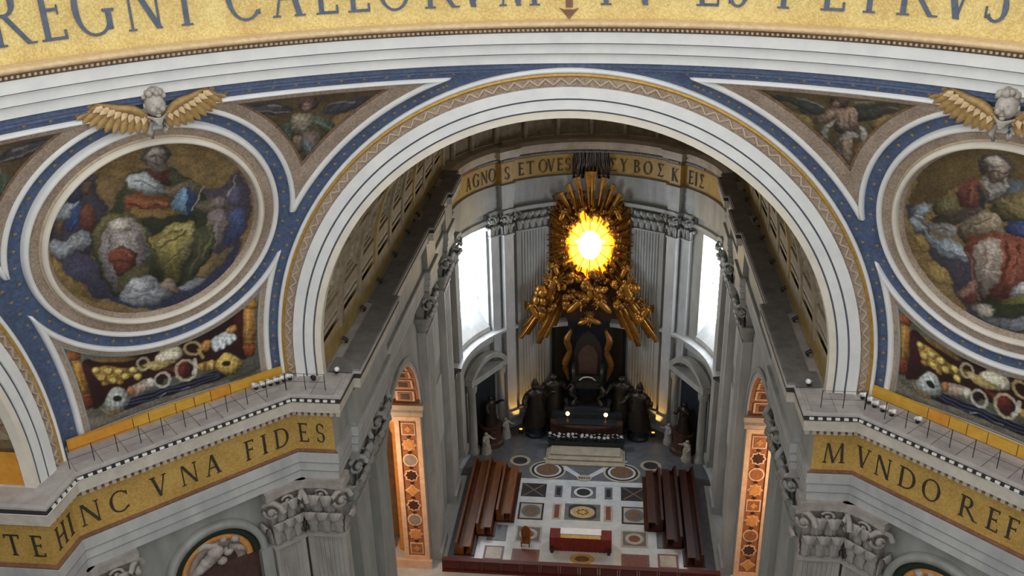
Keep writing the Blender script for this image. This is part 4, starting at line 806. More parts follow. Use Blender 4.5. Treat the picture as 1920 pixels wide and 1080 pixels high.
# side aisles behind the arches, with their lamps
for s, side in ((-1, 'left'), (1, 'right')):
    org = (s*22, 53, 0); e = tag(empty('wall_aisle_'+side, org), 'warm lit aisle wall behind the '+side+' choir arch', 'wall', kind='structure')
    mb = MB().box((0, .2, 13), (11.5, .4, 26)).box((s*5.6, -8, 13), (.4, 17, 26)).box((0, -8, 26.2), (11.5, 17, .4)).box((0, -17, 13), (11.5, .4, 26))
    mb.build('aisle_shell', MATS['aisle_wall'], e)
    for x in (16.9, 18.3):
        MB().lathe([(.55, 0), (.55, .6), (.42, .8), (.4, 9), (.36, 13), (.5, 13.3), (.62, 14.3), (.62, 14.6)], (s*x-org[0], -1.4, 0), 14).build('column', MATS['jamb_ochre'], e, True)
    MB().box((s*17.6-org[0], -1.4, 15.1), (2.6, 1.5, 1.0)).build('column_beam', MATS['jamb_pink'], e)
    lp = tag(empty('hanging_lamp', (s*19.5, 44.0, 13.0)), 'warm hanging lamp inside the '+side+' side aisle', 'lamp', 'aisle lamps')
    em = MATS.get('bulb') or emis('bulb', 'ffc078', 25.0)
    MB().lathe([(.0, .0), (.3, .1), (.4, .35), (.25, .6), (.0, .65)], (0, 0, 0), 12).build('globe', em, lp, True)
    MB().tube([(0, 0, .6), (0, 0, 13.0)], .03, 5).build('chain', MATS['metal_dark'], lp)
    ld = bpy.data.lights.new('aisle_light', 'POINT'); ld.energy = 1300; ld.color = (1, .76, .52); ld.shadow_soft_size = .5
    lo = bpy.data.objects.new('bulb_light', ld); COL.objects.link(lo); lo.parent = lp; lo.location = (0, 0, -.6)

# ------------------------------------------------------------------ vaults
ceil = tag(empty('ceiling', (0, A, ZS)), 'coffered gilded barrel vault over the choir', 'vault', kind='structure')
def barrel(parent, r, y0, y1, m, n=60, name='vault_shell', a0=0, a1=180):
    R = []
    for k in range(n+1):
        a = math.radians(a0+(a1-a0)*k/n); R.append([(r*math.cos(a), y, r*math.sin(a)) for y in (y0, y1)])
    return MB().grid(R).build(name, MATS[m], parent, True)
LV = YC-A
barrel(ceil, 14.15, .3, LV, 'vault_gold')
def rib(parent, y0, y1, r0, r1, m, name='transverse_rib'):
    R = []
    for k in range(73):
        a = PI*k/72; R.append([(r*math.cos(a), y, r*math.sin(a)) for r, y in ((r1, y0), (r0, y0), (r0, y1), (r1, y1))])
    return MB().grid(R).build(name, MATS[m], parent, True)
NB = 9; bay = LV/NB
for k in range(NB+1):
    rib(ceil, max(.25, k*bay-.45), min(LV, k*bay+.45), 13.66, 14.2, 'vault_rib' if k % 3 else 'vault_base')
NR = 11
def lrib(parent, a, y0, y1, m, h=.028):
    pts = []
    for y in (y0, y1):
        for r, q in ((14.2, -h), (13.74, -h), (13.74, h), (14.2, h)): pts.append((r*math.cos(a+q), y, r*math.sin(a+q)))
    return MB().add(pts, [(0, 1, 5, 4), (1, 2, 6, 5), (2, 3, 7, 6), (0, 1, 2, 3), (4, 5, 6, 7)]).build('longitudinal_rib', MATS[m], parent)
for k in range(NR+1): lrib(ceil, math.radians(8+164*k/NR), .3, LV, 'vault_rib')
for a0, a1 in ((-4, 2.5), (177.5, 184)):
    barrel(ceil, 13.72, .3, LV, 'vault_base', 6, 'base_band', a0, a1)
for a_ in (4.2, 6.0): lrib(ceil, math.radians(a_), .3, LV, 'vault_pale', .008); lrib(ceil, math.radians(180-a_), .3, LV, 'vault_pale', .008)
def coffer_mesh(w, l):
    mb = MB()
    def fr(a, b, z0, z1, t):
        for (cx, cy, sx, sy) in ((0, b/2-t/2, a, t), (0, -b/2+t/2, a, t), (a/2-t/2, 0, t, b-2*t), (-a/2+t/2, 0, t, b-2*t)): mb.box((cx, cy, (z0+z1)/2), (sx, sy, z1-z0))
    fr(w, l, 0, .34, .25); fr(w-.5, l-.5, 0, .2, .22)
    for k in range(8):
        a = k*PI/4; mb.ball((.42*math.cos(a), .42*math.sin(a), .12), (.26, .26, .16), 6, 4)
    mb.ball((0, 0, .2), .28, 6, 4); return mb.mesh('coffer')
da = math.radians(164/NR); CM = coffer_mesh(da*14.1-.9, bay-1.2)
c0 = None
for k in range(NR):
    a = math.radians(8)+da*(k+.5)
    for j in range(NB):
        if 20 < math.degrees(a) < 160 and 2 < j < NB-2 and abs(math.degrees(a)-90) > 50: pass
        loc = (14.15*math.cos(a), (j+.5)*bay, 14.15*math.sin(a)); rot = (0, -(a+PI/2), 0)
        if c0 is None: c0 = finish('coffer', CM, MATS['vault_pale'], ceil, loc=loc, rot=rot)
        else: share(c0, ceil, loc, rot)
# half dome of the apse
R = []
for i in range(25):
    e_ = PI/2*i/24; R.append([(13.9*math.cos(e_)*math.sin(a), LV+13.9*math.cos(e_)*math.cos(a), -.9+14.6*math.sin(e_)) for a in [-PI/2+PI*k/48 for k in range(49)]])
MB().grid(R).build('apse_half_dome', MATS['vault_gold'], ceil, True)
for k in range(13):
    a = -PI/2+PI*k/12; pts = []
    MB().tube([(13.75*math.cos(e_)*math.sin(a), LV+13.75*math.cos(e_)*math.cos(a), -.9+14.4*math.sin(e_)) for e_ in [PI/2*i/16 for i in range(16)]], .3, 6).build('half_dome_rib', MATS['vault_rib'], ceil, True)
# vaults of the side arms
for s, nm, lab in ((-1, 'ceiling.001', 'gilded barrel vault behind the left side arch'), (1, 'ceiling.002', 'gilded barrel vault behind the right side arch')):
    e = tag(empty(nm, (s*B, 0, ZS), PI/2 if s < 0 else -PI/2), lab, 'vault', kind='structure')
    barrel(e, 14.15, .3, 22, 'vault_gold')
    for k in range(5): rib(e, max(.25, k*4.4-.4), k*4.4+.4, 13.66, 14.2, 'vault_rib')
    for k in range(NR+1): lrib(e, math.radians(8+164*k/NR), .3, 20, 'vault_rib')
    for a0, a1 in ((-4, 3.5), (176.5, 184)): barrel(e, 13.72, .3, 20, 'yellow_panel_b', 6, 'base_band', a0, a1)
    for k in range(NR):
        a = math.radians(8)+da*(k+.5)
        for j in range(3): share(c0, e, (14.15*math.cos(a), (j+.5)*4.4, 14.15*math.sin(a)), (0, -(a+PI/2), 0))

# ------------------------------------------------------------------ unseen rest of the crossing, closed off to block low sky light
wf = tag(empty('wall_front', (0, -27, 0)), 'plain grey wall behind the viewpoint, added to block low sky light', 'wall', kind='structure')
P = []
for i in range(25):
    a = math.radians(118+124*i/24); P.append([(27.5*math.sin(a), 27.5*math.cos(a)+27, z) for z in (0, 36)])
MB().grid(P).build('pier_wall', MATS['marble_grey'], wf)
for s in (-1, 1):
    MB().box((s*35, 27-14.2, 18), (22, .6, 36)).box((s*46.4, 27, 18), (.6, 30, 36)).build('arm_wall', MATS['marble_grey'], wf)
# ------------------------------------------------------------------ apse
def ap(r, th, z): return (r*math.sin(math.radians(th)), YC+r*math.cos(math.radians(th)), z)
WB = (0, YC+13.7, 0)
back = tag(empty('wall_back', WB), 'curved grey marble apse wall with fluted pilasters at the far end', 'wall', kind='structure')
def bpart(nm, P, m, sm=True, par=None): return MB().grid(rel(P, WB)).build(nm, MATS[m], par or back, sm)
W0, W1, WZ0, WZ1 = 55.0, 78.0, 13.8, 25.3
WL, WR = 53.0, 58.5
def cyl(t0, t1, z0, z1, r=13.7, n=None):
    n = n or max(2, int(abs(t1-t0)/3)); return [[ap(r, t0+(t1-t0)*i/n, z) for z in (z0, z1)] for i in range(n+1)]
bpart('wall_face', cyl(-WL, WR, 0, 28), 'marble_grey')
for sg in (-1, 1):
    W0 = WL if sg < 0 else WR
    bpart('wall_face', cyl(sg*W1, sg*92, 0, 28), 'marble_grey'); bpart('wall_face', cyl(sg*W0, sg*W1, 0, WZ0), 'marble_grey'); bpart('wall_face', cyl(sg*W0, sg*W1, WZ1, 28), 'marble_grey')
    for tt in (W0, W1): bpart('window_reveal', [[ap(r, sg*tt, z) for z in (WZ0, WZ1)] for r in (13.7, 15.4)], 'marble_white', False)
    bpart('window_reveal', [[ap(r, sg*(W0+(W1-W0)*i/6), WZ1) for r in (13.7, 15.4)] for i in range(7)], 'marble_white', False)
    bpart('window_sill', [[ap(r, sg*(W0+(W1-W0)*i/6), z) for r, z in ((13.5, WZ0-.6), (13.55, WZ0-.1), (15.4, WZ0+1.6))] for i in range(7)], 'marble_white', False)
    wn = tag(empty('window_1' if sg < 0 else 'window_2', ap(15.3, sg*(W0+W1)/2, WZ0)), 'tall bright apse window on the '+('left' if sg < 0 else 'right'), 'window', kind='structure'); wo = tuple(wn.location)
    for i in range(3):
        t0, t1 = W0+(W1-W0)*i/3+.2, W0+(W1-W0)*(i+1)/3-.2
        for j in range(4):
            z0, z1 = WZ0+(WZ1-WZ0)*j/4+.05, WZ0+(WZ1-WZ0)*(j+1)/4-.05
            MB().add(rel([ap(15.3, sg*t0, z0), ap(15.3, sg*t1, z0), ap(15.3, sg*t1, z1), ap(15.3, sg*t0, z1)], wo), [(0, 1, 2, 3)]).build('pane', MATS['glass_day'], wn)
    for i in range(4): MB().tube(rel([ap(15.28, sg*(W0+(W1-W0)*i/3), z) for z in (WZ0, WZ1)], wo), .03, 5).build('glazing_bar', MATS['metal_dark'], wn)
    for j in range(5): MB().tube(rel([ap(15.28, sg*(W0+(W1-W0)*i/3), WZ0+(WZ1-WZ0)*j/4) for i in range(4)], wo), .03, 5).build('glazing_bar', MATS['metal_dark'], wn)
    # moulded cornice of the lower storey
    bpart('lower_cornice', [[ap(r, sg*(38+54*i/16), z) for r, z in ((13.7, 11.6), (13.4, 11.7), (13.3, 12.4), (12.75, 12.7), (12.7, 13.0), (13.7, 13.15))] for i in range(17)], 'marble_white', False)
    bpart('upper_band', [[ap(r, sg*(46+46*i/14), z) for r, z in ((13.7, 25.6), (13.45, 25.7), (13.4, 26.1), (13.7, 26.2))] for i in range(15)], 'marble_white', False)
    def apil(th, W, D, fl, zc, zt, m, lv): pilaster(back, ap(13.75, th, 0), -math.radians(th), W, D, 1.5, zc, zt, m, 'marble_grey', n=9, fl=fl, leaves=lv)
    apil(sg*28.6, 3.85, .8, True, 24.2, 27.0, 'marble_grey', 5)
    apil(sg*42.6, 1.25, 1.05, False, 24.2, 27.0, 'marble_white', 2)
    apil(sg*49.0, 1.2, .5, False, 24.2, 27.0, 'marble_white', 2)
    apil(sg*84.0, 1.4, .7, False, 24.2, 27.0, 'marble_grey', 2)
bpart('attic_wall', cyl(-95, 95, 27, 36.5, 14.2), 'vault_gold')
# dark marble field behind the throne
bpart('dark_field', cyl(-18.6, 18.6, 2.0, 12.2, 13.45, 14), 'black_marble')
bpart('brown_field', cyl(-18.6, 18.6, 12.2, 28, 13.5, 14), 'brown_marble')
for sg in (-1, 1):
    bpart('plinth_ledge', [[ap(r, sg*(11+9*i/5), z) for r, z in ((13.5, 11.9), (12.5, 12.0), (12.45, 12.5), (13.5, 12.6))] for i in range(6)], 'marble_white', False)
    bpart('dark_pilaster', [[ap(r, sg*t, z) for z in (2, 11.9)] for r, t in ((13.5, 12.5), (12.9, 12.5), (12.9, 17.5), (13.5, 17.5))], 'bronze_dark', False)

pl = []
def rr_(t): return 13.12 if abs(t) < 39.5 else (12.72 if abs(t) < 46 else 13.3)
ths = [92, 86, 80, 74, 68, 62, 57, 52, 46.01, 45.99, 42.7, 39.51, 39.49]+[36-4*i for i in range(19)]+[-39.49, -39.51, -42.7, -45.99, -46.01, -52, -57, -62, -68, -74, -80, -86, -92]
PLA = [ap(rr_(t), t, 0)[:2] for t in ths]
ORG7 = (0, YC+13, 27); e7 = tag(empty('trim_7', ORG7), 'apse entablature with gold inscription AGNOS ET OVES and Greek letters', 'cornice', kind='structure')
def epart(nm, prof, m): return MB().grid(sweep(PLA, prof, 1, ORG7)).build(nm, MATS[m], e7)
epart('architrave', [(-.6, 27.0), (.02, 27.0), (.02, 27.9), (.1, 27.95), (.1, 28.9), (.18, 28.95), (.18, 29.7), (.3, 29.8), (0, 29.88)], 'marble_grey')
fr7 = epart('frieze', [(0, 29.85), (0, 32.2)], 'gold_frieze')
epart('bed_moulding', [(0, 32.05), (.2, 32.1), (.24, 32.5), (.3, 32.6)], 'ornament_dark')
epart('corona', [(.25, 32.6), (.55, 32.65), (.58, 33.1), (.72, 33.2), (.74, 33.5), (.3, 33.8), (-1.7, 34.1)], 'marble_warm')
mb = MB()
for k in range(150):
    t = -60+120*k/149; r = rr_(t)-.3; c = ap(r, t, 32.36); mb.box(rel(c, ORG7), (.1, .16, .2), -math.radians(t))
stuff(mb.build('dentil_row', MATS['marble_grey'], e7))
for ch, th in (('A', -66), ('G', -60.3), ('N', -54.6), ('O', -49.6), ('S', -42.7), ('E', -33.8), ('T', -29), ('O', -22.7), ('V', -18.8), ('E', -14.5), ('S', -10.8), ('$', 10.3), ('Y', 15.2), ('B', 21.6), ('O', 27), ('$', 33.5), ('K', 42.7), ('E', 50.2), ('I', 53.4), ('$', 57.2)):
    R_ = rr_(th)
    def fn(u, v, off, th=th, R_=R_):
        p = ap(R_-off-.06, th+math.degrees(u/R_), 30.25+v); return tuple(rel(p, ORG7))
    letter(ch, fn, 1.35, fr7, MATS['letter_dark'], width=glyph(ch)[0]*1.15)

# ------------------------------------------------------------------ gilded glory
GO = (0, 76.0, 12.0)
glory = tag(empty('gilded_glory', GO), 'gilded sunburst of rays, clouds and angels around the glowing oval window', 'sculpture')
def gp(x, z, d): return (x-GO[0], YC+math.sqrt(max(0, 13.6**2-x*x))-d-GO[1], z-GO[2])
P = []
for i in range(31):
    z = 17+12.6*i/30; hw = 4.25+.12*math.sin(i*2.1)
    P.append([gp(-hw+2*hw*j/24, z, .35+.25*random.random()) for j in range(25)])
MB().grid(P).build('gilded_field', MATS['bronze_gold_b'], glory)
def ray(a, r0, r1, w0, w1, d, m, cz=22.0):
    c, s_ = math.cos(a), math.sin(a); mb_ = MB(); V = []
    for r, w_ in ((r0, w0), (r1, w1)):
        for t, dd in ((-w_, 0), (0, .22), (w_, 0)):
            V.append(gp(c*r-s_*t, cz+s_*r+c*t, d+dd*(1 if r == r0 else .6)))
    for r, w_ in ((r0, w0), (r1, w1)): V.append(gp(c*r, cz+s_*r, d-.12))
    mb_.add(V, [(0, 1, 4, 3), (1, 2, 5, 4), (2, 6, 7, 5), (6, 0, 3, 7), (0, 2, 1), (3, 4, 5)])
    return mb_.build('ray', MATS[m], glory)
for k in range(84):
    a = 2*PI*k/84+random.uniform(-.02, .02); up_ = math.sin(a); ex = abs(math.cos(a))
    L = (4.1 if k % 2 else 4.7)/max(.75, ex) if ex > .55 else 5.6+random.random()*.8
    if up_ > .8: L = 5.9+.7*random.random()
    if up_ < -.3: L = min(L, 5.2)
    ray(a, 2.7, L, .16, .05, .9+.25*(k % 3), 'bronze_gold' if k % 3 else 'bronze_gold_b')
for sg in (-1, 1):
    for k in range(9):
        a = math.radians(232+k*2.0); a = a if sg < 0 else PI-a
        ray(a, 6.6, 11.6+1.4*math.sin(k*1.3), .22, .30, 1.4+.1*(k % 2), 'bronze_gold' if k % 2 else 'bronze_gold_b')
    # tight top rays over the frieze
    for k in range(4): ray(math.radians(90+sg*(2+k*9)), 4.6, 8.3-.5*k, .2, .34, 1.2, 'bronze_gold')
def cloud(x, z, d, r, m):
    mb_ = MB()
    for q in range(4): mb_.ball((random.uniform(-.5, .5)*r, random.uniform(-.25, .25)*r, random.uniform(-.4, .4)*r), r*random.uniform(.45, .7), 8, 6, .25)
    return mb_.build('cloud', MATS[m], glory, True, loc=gp(x, z, d))
for k in range(34):
    a = 2*PI*k/34; rr = random.uniform(1.0, 1.18); x, z = 2.75*rr*math.cos(a), 22+3.7*rr*math.sin(a)
    cloud(x, z, 1.35, random.uniform(.35, .55), 'bronze_gold' if k % 3 else 'bronze_gold_b')
for k in range(52):
    x = random.uniform(-5.8, 5.8); z = 17.6-abs(x)*.28+random.uniform(-1.9, 1.5); cloud(x, z, 1.5+random.random()*.8, random.uniform(.5, .85), random.choice(['bronze_gold', 'bronze_gold', 'bronze_gold_b']))
def figure(h, folds=7, arms=((.3, -.25, .62), (-.3, -.22, .7)), fly=False):
    mb_ = MB(); prof = [(0, .25, .21), (.06, .24, .2), (.25, .2, .17), (.45, .17, .15), (.56, .165, .14), (.64, .14, .12), (.74, .18, .13), (.79, .19, .12), (.83, .13, .1), (.855, .055, .055), (.875, .052, .055), (.895, .06, .068), (.93, .075, .085), (.965, .068, .078), (.99, .035, .04), (1.0, .004, .004)]
    if fly: prof = [(-.02, .01, .01), (.03, .08, .07), (.14, .13, .12), (.3, .16, .15)]+prof[3:]
    R_ = []
    for f_, rx, ry in prof:
        row = []
        for k in range(20):
            a = 2*PI*k/20; q = 1+(.12*math.sin(folds*a+f_*9) if f_ < .62 else 0); row.append((rx*q*math.cos(a)*h, ry*q*math.sin(a)*h, f_*h))
        R_.append(row)
    mb_.grid(R_, close_v=True)
    for x, y, z in arms:
        sg = 1 if x > 0 else -1
        mb_.tube([(sg*.15*h, 0, .78*h), (sg*.24*h, -.05*h, .66*h), (x*.9*h, y*.7*h, z*.98*h), (x*h, y*h, z*h)], [.06*h, .055*h, .04*h, .028*h], 8, sm=3); mb_.ball((x*h, y*h, z*h), .032*h, 7, 5)
    mb_.ball((0, -.09*h, .925*h), (.014*h, .02*h, .02*h), 6, 4)
    return mb_
def wing_mesh(sg, L):
    mb_ = MB()
    for k in range(6):
        a = math.radians(70-k*22); l = L*(1-.09*k); mb_.ball((sg*(.1+.45*l*math.cos(a)), .12, .45*l*math.sin(a)), (.12*L, .05*L, .12*L), 5, 3)
        mb_.tube([(0, .1, 0), (sg*l*.5*math.cos(a), .16, l*.5*math.sin(a)), (sg*l*math.cos(a), .1, l*math.sin(a))], [.06*L, .11*L, .03*L], 5)
    return mb_
for x, z, h, tilt, d in ((-4.7, 17.2, 3.0, .35, 2.0), (4.8, 16.9, 3.0, -.35, 2.0), (-2.4, 15.2, 2.4, .8, 2.3), (2.5, 15.3, 2.4, -.8, 2.3), (-5.6, 14.6, 2.3, -.5, 1.8), (5.6, 14.5, 2.3, .5, 1.8), (-3.4, 19.2, 1.8, -.4, 1.7), (3.5, 19.1, 1.8, .4, 1.7), (-3.3, 25.6, 1.6, .4, 1.5), (3.3, 25.7, 1.6, -.4, 1.5), (0, 16.4, 2.0, .1, 2.2), (-1.2, 13.6, 2.0, 1.2, 2.3), (1.4, 13.7, 2.0, -1.2, 2.3)):
    o = figure(h, fly=True).build('angel', MATS['bronze_gold'], glory, True, loc=gp(x, z-h*.4, d), rot=(0, tilt, 0))
    for sg in (-1, 1): wing_mesh(sg, h*.5).build('wing', MATS['bronze_gold_b'], o, True, loc=(sg*.08*h, .1*h, .72*h))
for k in range(9):      # dark drapery crossing the frieze
    x = -1.75+3.5*k/8; MB().tube([gp(x*.85, 33.1, .5), gp(x, 31.2, .75), gp(x*1.05, 29.4, .6)], [.22, .26, .2], 7).build('drapery_fold', MATS['brown_marble' if k % 2 else 'bronze_dark'], glory, True)
emis('amber_core', 'fff3c4', 9.0); emis('amber_mid', 'ffc92c', 4.2); emis('amber_rim', 'ff8c12', 1.9)
w3 = tag(empty('window_3', (0, 76.4, 18.6)), 'glowing amber oval window in the middle of the gilded glory', 'window', kind='structure')
for ri, (f0, f1, m) in enumerate(((0, .5, 'amber_core'), (.51, .88, 'amber_mid'), (.89, 1.05, 'amber_rim'))):
    for k in range(12):
        mb_ = MB(); R_ = []
        for q in range(5):
            a = 2*PI*(k+.02+.96*q/4)/12; jag = 1+(.09*math.sin(a*11)+.07*math.sin(a*7+1) if ri == 2 else 0)
            R_.append([(2.5*f*jg*math.cos(a), 0, 3.4+3.4*f*jg*math.sin(a)) for f, jg in ((f0, 1), (f1, jag))])
        mb_.grid(R_).build('pane', MATS[m], w3)
for k in range(12):
    a = 2*PI*k/12; MB().tube([(2.5*.46*math.cos(a), -.03, 3.4+3.4*.46*math.sin(a)), (2.5*math.cos(a), -.03, 3.4+3.4*math.sin(a))], .05, 4).build('glazing_bar', MATS['bronze_gold'], w3)
o = MB()
o.ball((0, -.12, 3.3), (.28, .12, .5), 10, 7).ball((0, -.14, 3.95), (.17, .14, .19), 8, 6).tube([(0, -.12, 3.0), (-.9, -.12, 3.7), (-1.6, -.1, 3.9)], [.2, .22, .05], 7).tube([(0, -.12, 3.0), (.9, -.12, 3.7), (1.6, -.1, 3.9)], [.2, .22, .05], 7).tube([(0, -.12, 3.0), (0, -.1, 2.3)], [.2, .34], 7)
o.build('dove', MATS['amber_core'], w3, True)

# ------------------------------------------------------------------ throne, statues, altar
th = tag(empty('bronze_throne', (0, 74.4, 3.6)), 'dark bronze throne with gilded scrolls under the glory', 'throne')
MB().box((0, 0, 2.6), (3.0, 2.0, .5)).box((0, .1, 2.2), (2.7, 1.8, .5)).build('seat', MATS['bronze_dark'], th)
MB().prism([(-1.45, 2.6), (1.45, 2.6), (1.6, 6.0), (1.3, 7.2), (.6, 8.1), (0, 8.5), (-.6, 8.1), (-1.3, 7.2), (-1.6, 6.0)], lambda u, v, off: (u, 1.0-off, v), 0, .4).build('backrest', MATS['bronze_dark'], th)
MB().prism([(-1.0, 3.2), (1.0, 3.2), (1.1, 5.6), (.6, 6.6), (0, 6.9), (-.6, 6.6), (-1.1, 5.6)], lambda u, v, off: (u, .6-off, v), 0, .12).build('back_relief', MATS['brown_marble'], th)
for sg in (-1, 1):
    MB().tube([(sg*1.4, -.9, 2.5), (sg*1.9, -1.2, 1.6), (sg*1.3, -1.0, .8), (sg*1.7, -1.3, 0)], [.22, .3, .2, .3], 8, sm=4).build('leg', MATS['bronze_dark'], th, True)
    MB().tube([(sg*1.4, .9, 2.5), (sg*1.8, 1.0, 1.5), (sg*1.3, 1.0, .8), (sg*1.6, 1.0, 0)], [.22, .3, .2, .3], 8, sm=4).build('leg', MATS['bronze_dark'], th, True)
    MB().tube([(sg*1.45, 1.0, 4.4), (sg*1.6, .2, 4.5), (sg*1.6, -.8, 4.1), (sg*1.5, -1.0, 2.8)], [.16, .18, .22, .16], 8, sm=4).build('armrest', MATS['bronze_dark'], th, True)
    MB().tube([(sg*1.9, .9, 8.6), (sg*2.4, .6, 7.4), (sg*2.1, .5, 6.0), (sg*2.6, .4, 4.4), (sg*2.2, .3, 2.4)], [.2, .42, .34, .4, .12], 9, sm=5).build('gilded_scroll', MATS['bronze_gold_b'], th, True)
MB().tube([(-.9, -1.1, 3.2), (-.5, -1.2, 3.6), (0, -1.2, 3.7), (.5, -1.2, 3.6), (.9, -1.1, 3.2)], .09, 6).build('silver_trim', MATS['stone_sculpture'], th, True)
MB().prism([(-2.6, 0), (2.6, 0), (2.2, 3.6), (-2.2, 3.6)], lambda u, v, off: (u, 74.4-GO[1]+GO[1]-74.4+1.1-off, v-3.6), 0, 2.4).build('base', MATS['bronze_dark'], th)
for i, (x, y, h, z0, rz, lab) in enumerate(((-5.9, 72.6, 5.2, 1.4, .5, 'outer left of the throne'), (-3.9, 74.2, 5.4, 1.6, .25, 'inner left of the throne'), (3.9, 74.2, 5.4, 1.6, -.25, 'inner right of the throne'), (5.9, 72.6, 5.2, 1.4, -.5, 'outer right of the throne'))):
    st = tag(empty('bronze_statue', (x, y, 0), rz), 'dark bronze robed statue, '+lab, 'statue', 'bronze statues at the throne')
    figure(h, 9, ((.34, -.2, .8), (-.3, -.24, .62))).build('body', MATS['bronze_dark'], st, True, loc=(0, 0, z0), scl=(1.15, 1.1, 1))
    MB().lathe([(.0, 0), (1.25, 0), (1.25, .3), (1.0, .5), (.95, z0-.3), (1.15, z0-.15), (1.15, z0), (0, z0)], (0, 0, 0), 12).build('pedestal', MATS['black_marble'], st)
    if abs(x) > 5: MB().lathe([(.0, .95*h), (.36, .93*h), (.4, 1.0*h), (.22, 1.08*h), (0, 1.14*h)], (0, 0, z0), 10).build('mitre', MATS['bronze_dark'], st, True)
al = tag(empty('high_altar', (0, 71.8, 0)), 'dark marble altar with brown front below the throne', 'altar')
P = []
for i in range(17):
    t = -1+2*i/16; yy = -1.0+.9*t*t; P.append([(4.1*t, yy, 0), (4.1*t, yy, 1.9), (4.1*t, yy-.2, 2.0), (4.1*t, yy-.2, 2.2), (4.1*t, .9, 2.25)])
MB().grid(P).build('front', MATS['brown_marble'], al)
MB().box((0, .9, 1.5), (8.0, .8, 3.0)).box((0, 1.1, 3.3), (5.2, .6, .6)).build('retable', MATS['black_marble'], al)
MB().box((0, -.1, 2.3), (6.6, 1.2, .12)).build('mensa', MATS['black_marble'], al)
for x in (-2.15, 2.15):
    lp = tag(empty('altar_lamp', (x, 71.7, 2.36)), 'small amber lamp on the '+('left' if x < 0 else 'right')+' end of the dark altar', 'lamp', 'altar lamps')
    MB().lathe([(0, 0), (.22, 0), (.22, .06), (.07, .12), (.06, .7), (.16, .78)], (0, 0, 0), 10).build('stand', MATS['bronze_gold'], lp, True)
    MB().ball((0, 0, .98), .24, 10, 7).build('globe', MATS.get('amber_lamp') or emis('amber_lamp', 'ffdf8c', 2.2), lp, True)
bx = tag(empty('flower_trough', (0, 69.9, 0)), 'dark trough of white flowers in front of the altar', 'planter')
MB().box((0, 0, .5), (8.4, .9, 1.0)).box((0, 0, 1.03), (8.6, 1.05, .08)).build('trough', MATS['black_marble'], bx)
mb = MB()
for k in range(90): mb.ball((random.uniform(-4.1, 4.1), random.uniform(-.45, .45), 1.15+random.random()*.25), random.uniform(.1, .2), 5, 3, .3)
stuff(mb.build('foliage', MATS['leaf_green'], bx))
def flower():
    mb_ = MB()
    for k in range(6):
        a = 2*PI*k/6; mb_.add([(0, 0, 0), (.14*math.cos(a-.35), .14*math.sin(a-.35), .07), (.24*math.cos(a), .24*math.sin(a), .02), (.14*math.cos(a+.35), .14*math.sin(a+.35), .07)], [(0, 1, 2, 3)])
    return mb_.ball((0, 0, .05), .06, 6, 4)
FLM = flower().mesh('white_flower')
NTH = ['first', 'second', 'third', 'fourth', 'fifth', 'sixth', 'seventh', 'eighth', 'ninth', 'tenth', 'eleventh', 'twelfth', 'thirteenth', 'fourteenth', 'fifteenth', 'sixteenth', 'seventeenth']
for k in range(34):
    x = -4.0+8.0*(k % 17)/16+random.uniform(-.12, .12); y = 69.9+(-.28 if k < 17 else .22); z = 1.5+random.random()*.2
    fo = finish('white_flower', FLM, MATS['flower_white'], None, loc=(x, y, z), rot=(.5, random.uniform(-.3, .3), random.random()*6)); tag(fo, 'white flower in the '+('front' if k < 17 else 'back')+' row of the dark trough, '+NTH[k % 17]+' from the left', 'flower', 'white flowers in the trough')

# tomb monuments either side
for sg in (-1, 1):
    t = 61; c = ap(13.2, sg*t, 0); tm = tag(empty('tomb_monument', c, -math.radians(sg*t)), 'shadowed tomb monument in the '+('left' if sg < 0 else 'right')+' of the apse, under a curved pediment', 'monument', 'tomb monuments')
    MB().box((0, .2, 4.6), (4.6, .4, 9.2)).build('niche', MATS['black_marble'], tm)  # flat panel, its black standing in for shade inside a recess
    for x in (-2.7, 2.7): MB().lathe([(.6, 0), (.6, .5), (.45, .7), (.42, 4), (.38, 7.6), (.55, 7.9), (.6, 8.5), (.6, 8.7)], (x, -.5, 0), 14).build('column', MATS['marble_grey'], tm, True)
    MB().box((0, -.3, 9.1), (6.6, 1.5, .7)).build('entablature', MATS['marble_grey'], tm)
    R_ = []
    for q in range(17):
        a = math.radians(35+110*q/16); R_.append([(4.1*math.cos(a)*k_, -.1-o_, 7.2+4.1*math.sin(a)*k_) for k_, o_ in ((.86, 0), (.86, .9), (1, 1.0), (1, 0))])
    MB().grid(R_).build('pediment', MATS['marble_grey'], tm)
    MB().lathe([(0, 0), (1.5, 0), (1.4, .4), (1.2, .6), (1.1, 2.2), (1.4, 2.5), (0, 2.5)], (0, -.9, 0), 10).build('pedestal', MATS['brown_marble'], tm)
    figure(3.6, 8, ((.3, -.3, .8), (-.28, -.2, .55))).build('bronze_figure', MATS['bronze_dark'], tm, True, loc=(0, -.9, 2.5))
    for x in (-1.9, 1.9): figure(2.6, 7).build('marble_figure', MATS['stone_sculpture'], tm, True, loc=(x, -1.6, .0))
for x, y, lab in ((-7.6, 72.6, 'left'), (7.6, 72.9, 'right')):
    ul = tag(empty('floor_uplight', (x, y, 0)), 'small amber uplight on the floor beside the '+lab+' statues', 'lamp', 'floor uplights')
    MB().lathe([(0, 0), (.3, 0), (.3, .3), (.22, .5), (.2, .5)], (0, 0, 0), 10).build('housing', MATS['bronze_dark'], ul); MB().lathe([(0, .48), (.21, .48)], (0, 0, 0), 10).build('lens', MATS['amber_rim'], ul)
    ld = bpy.data.lights.new('uplight', 'SPOT'); ld.energy = 420; ld.color = (1, .55, .14); ld.spot_size = 1.1; ld.shadow_soft_size = .2
    lo = bpy.data.objects.new('uplight', ld); COL.objects.link(lo); lo.parent = ul; lo.location = (0, 0, .6); lo.rotation_euler = (PI-.35, 0, 0)

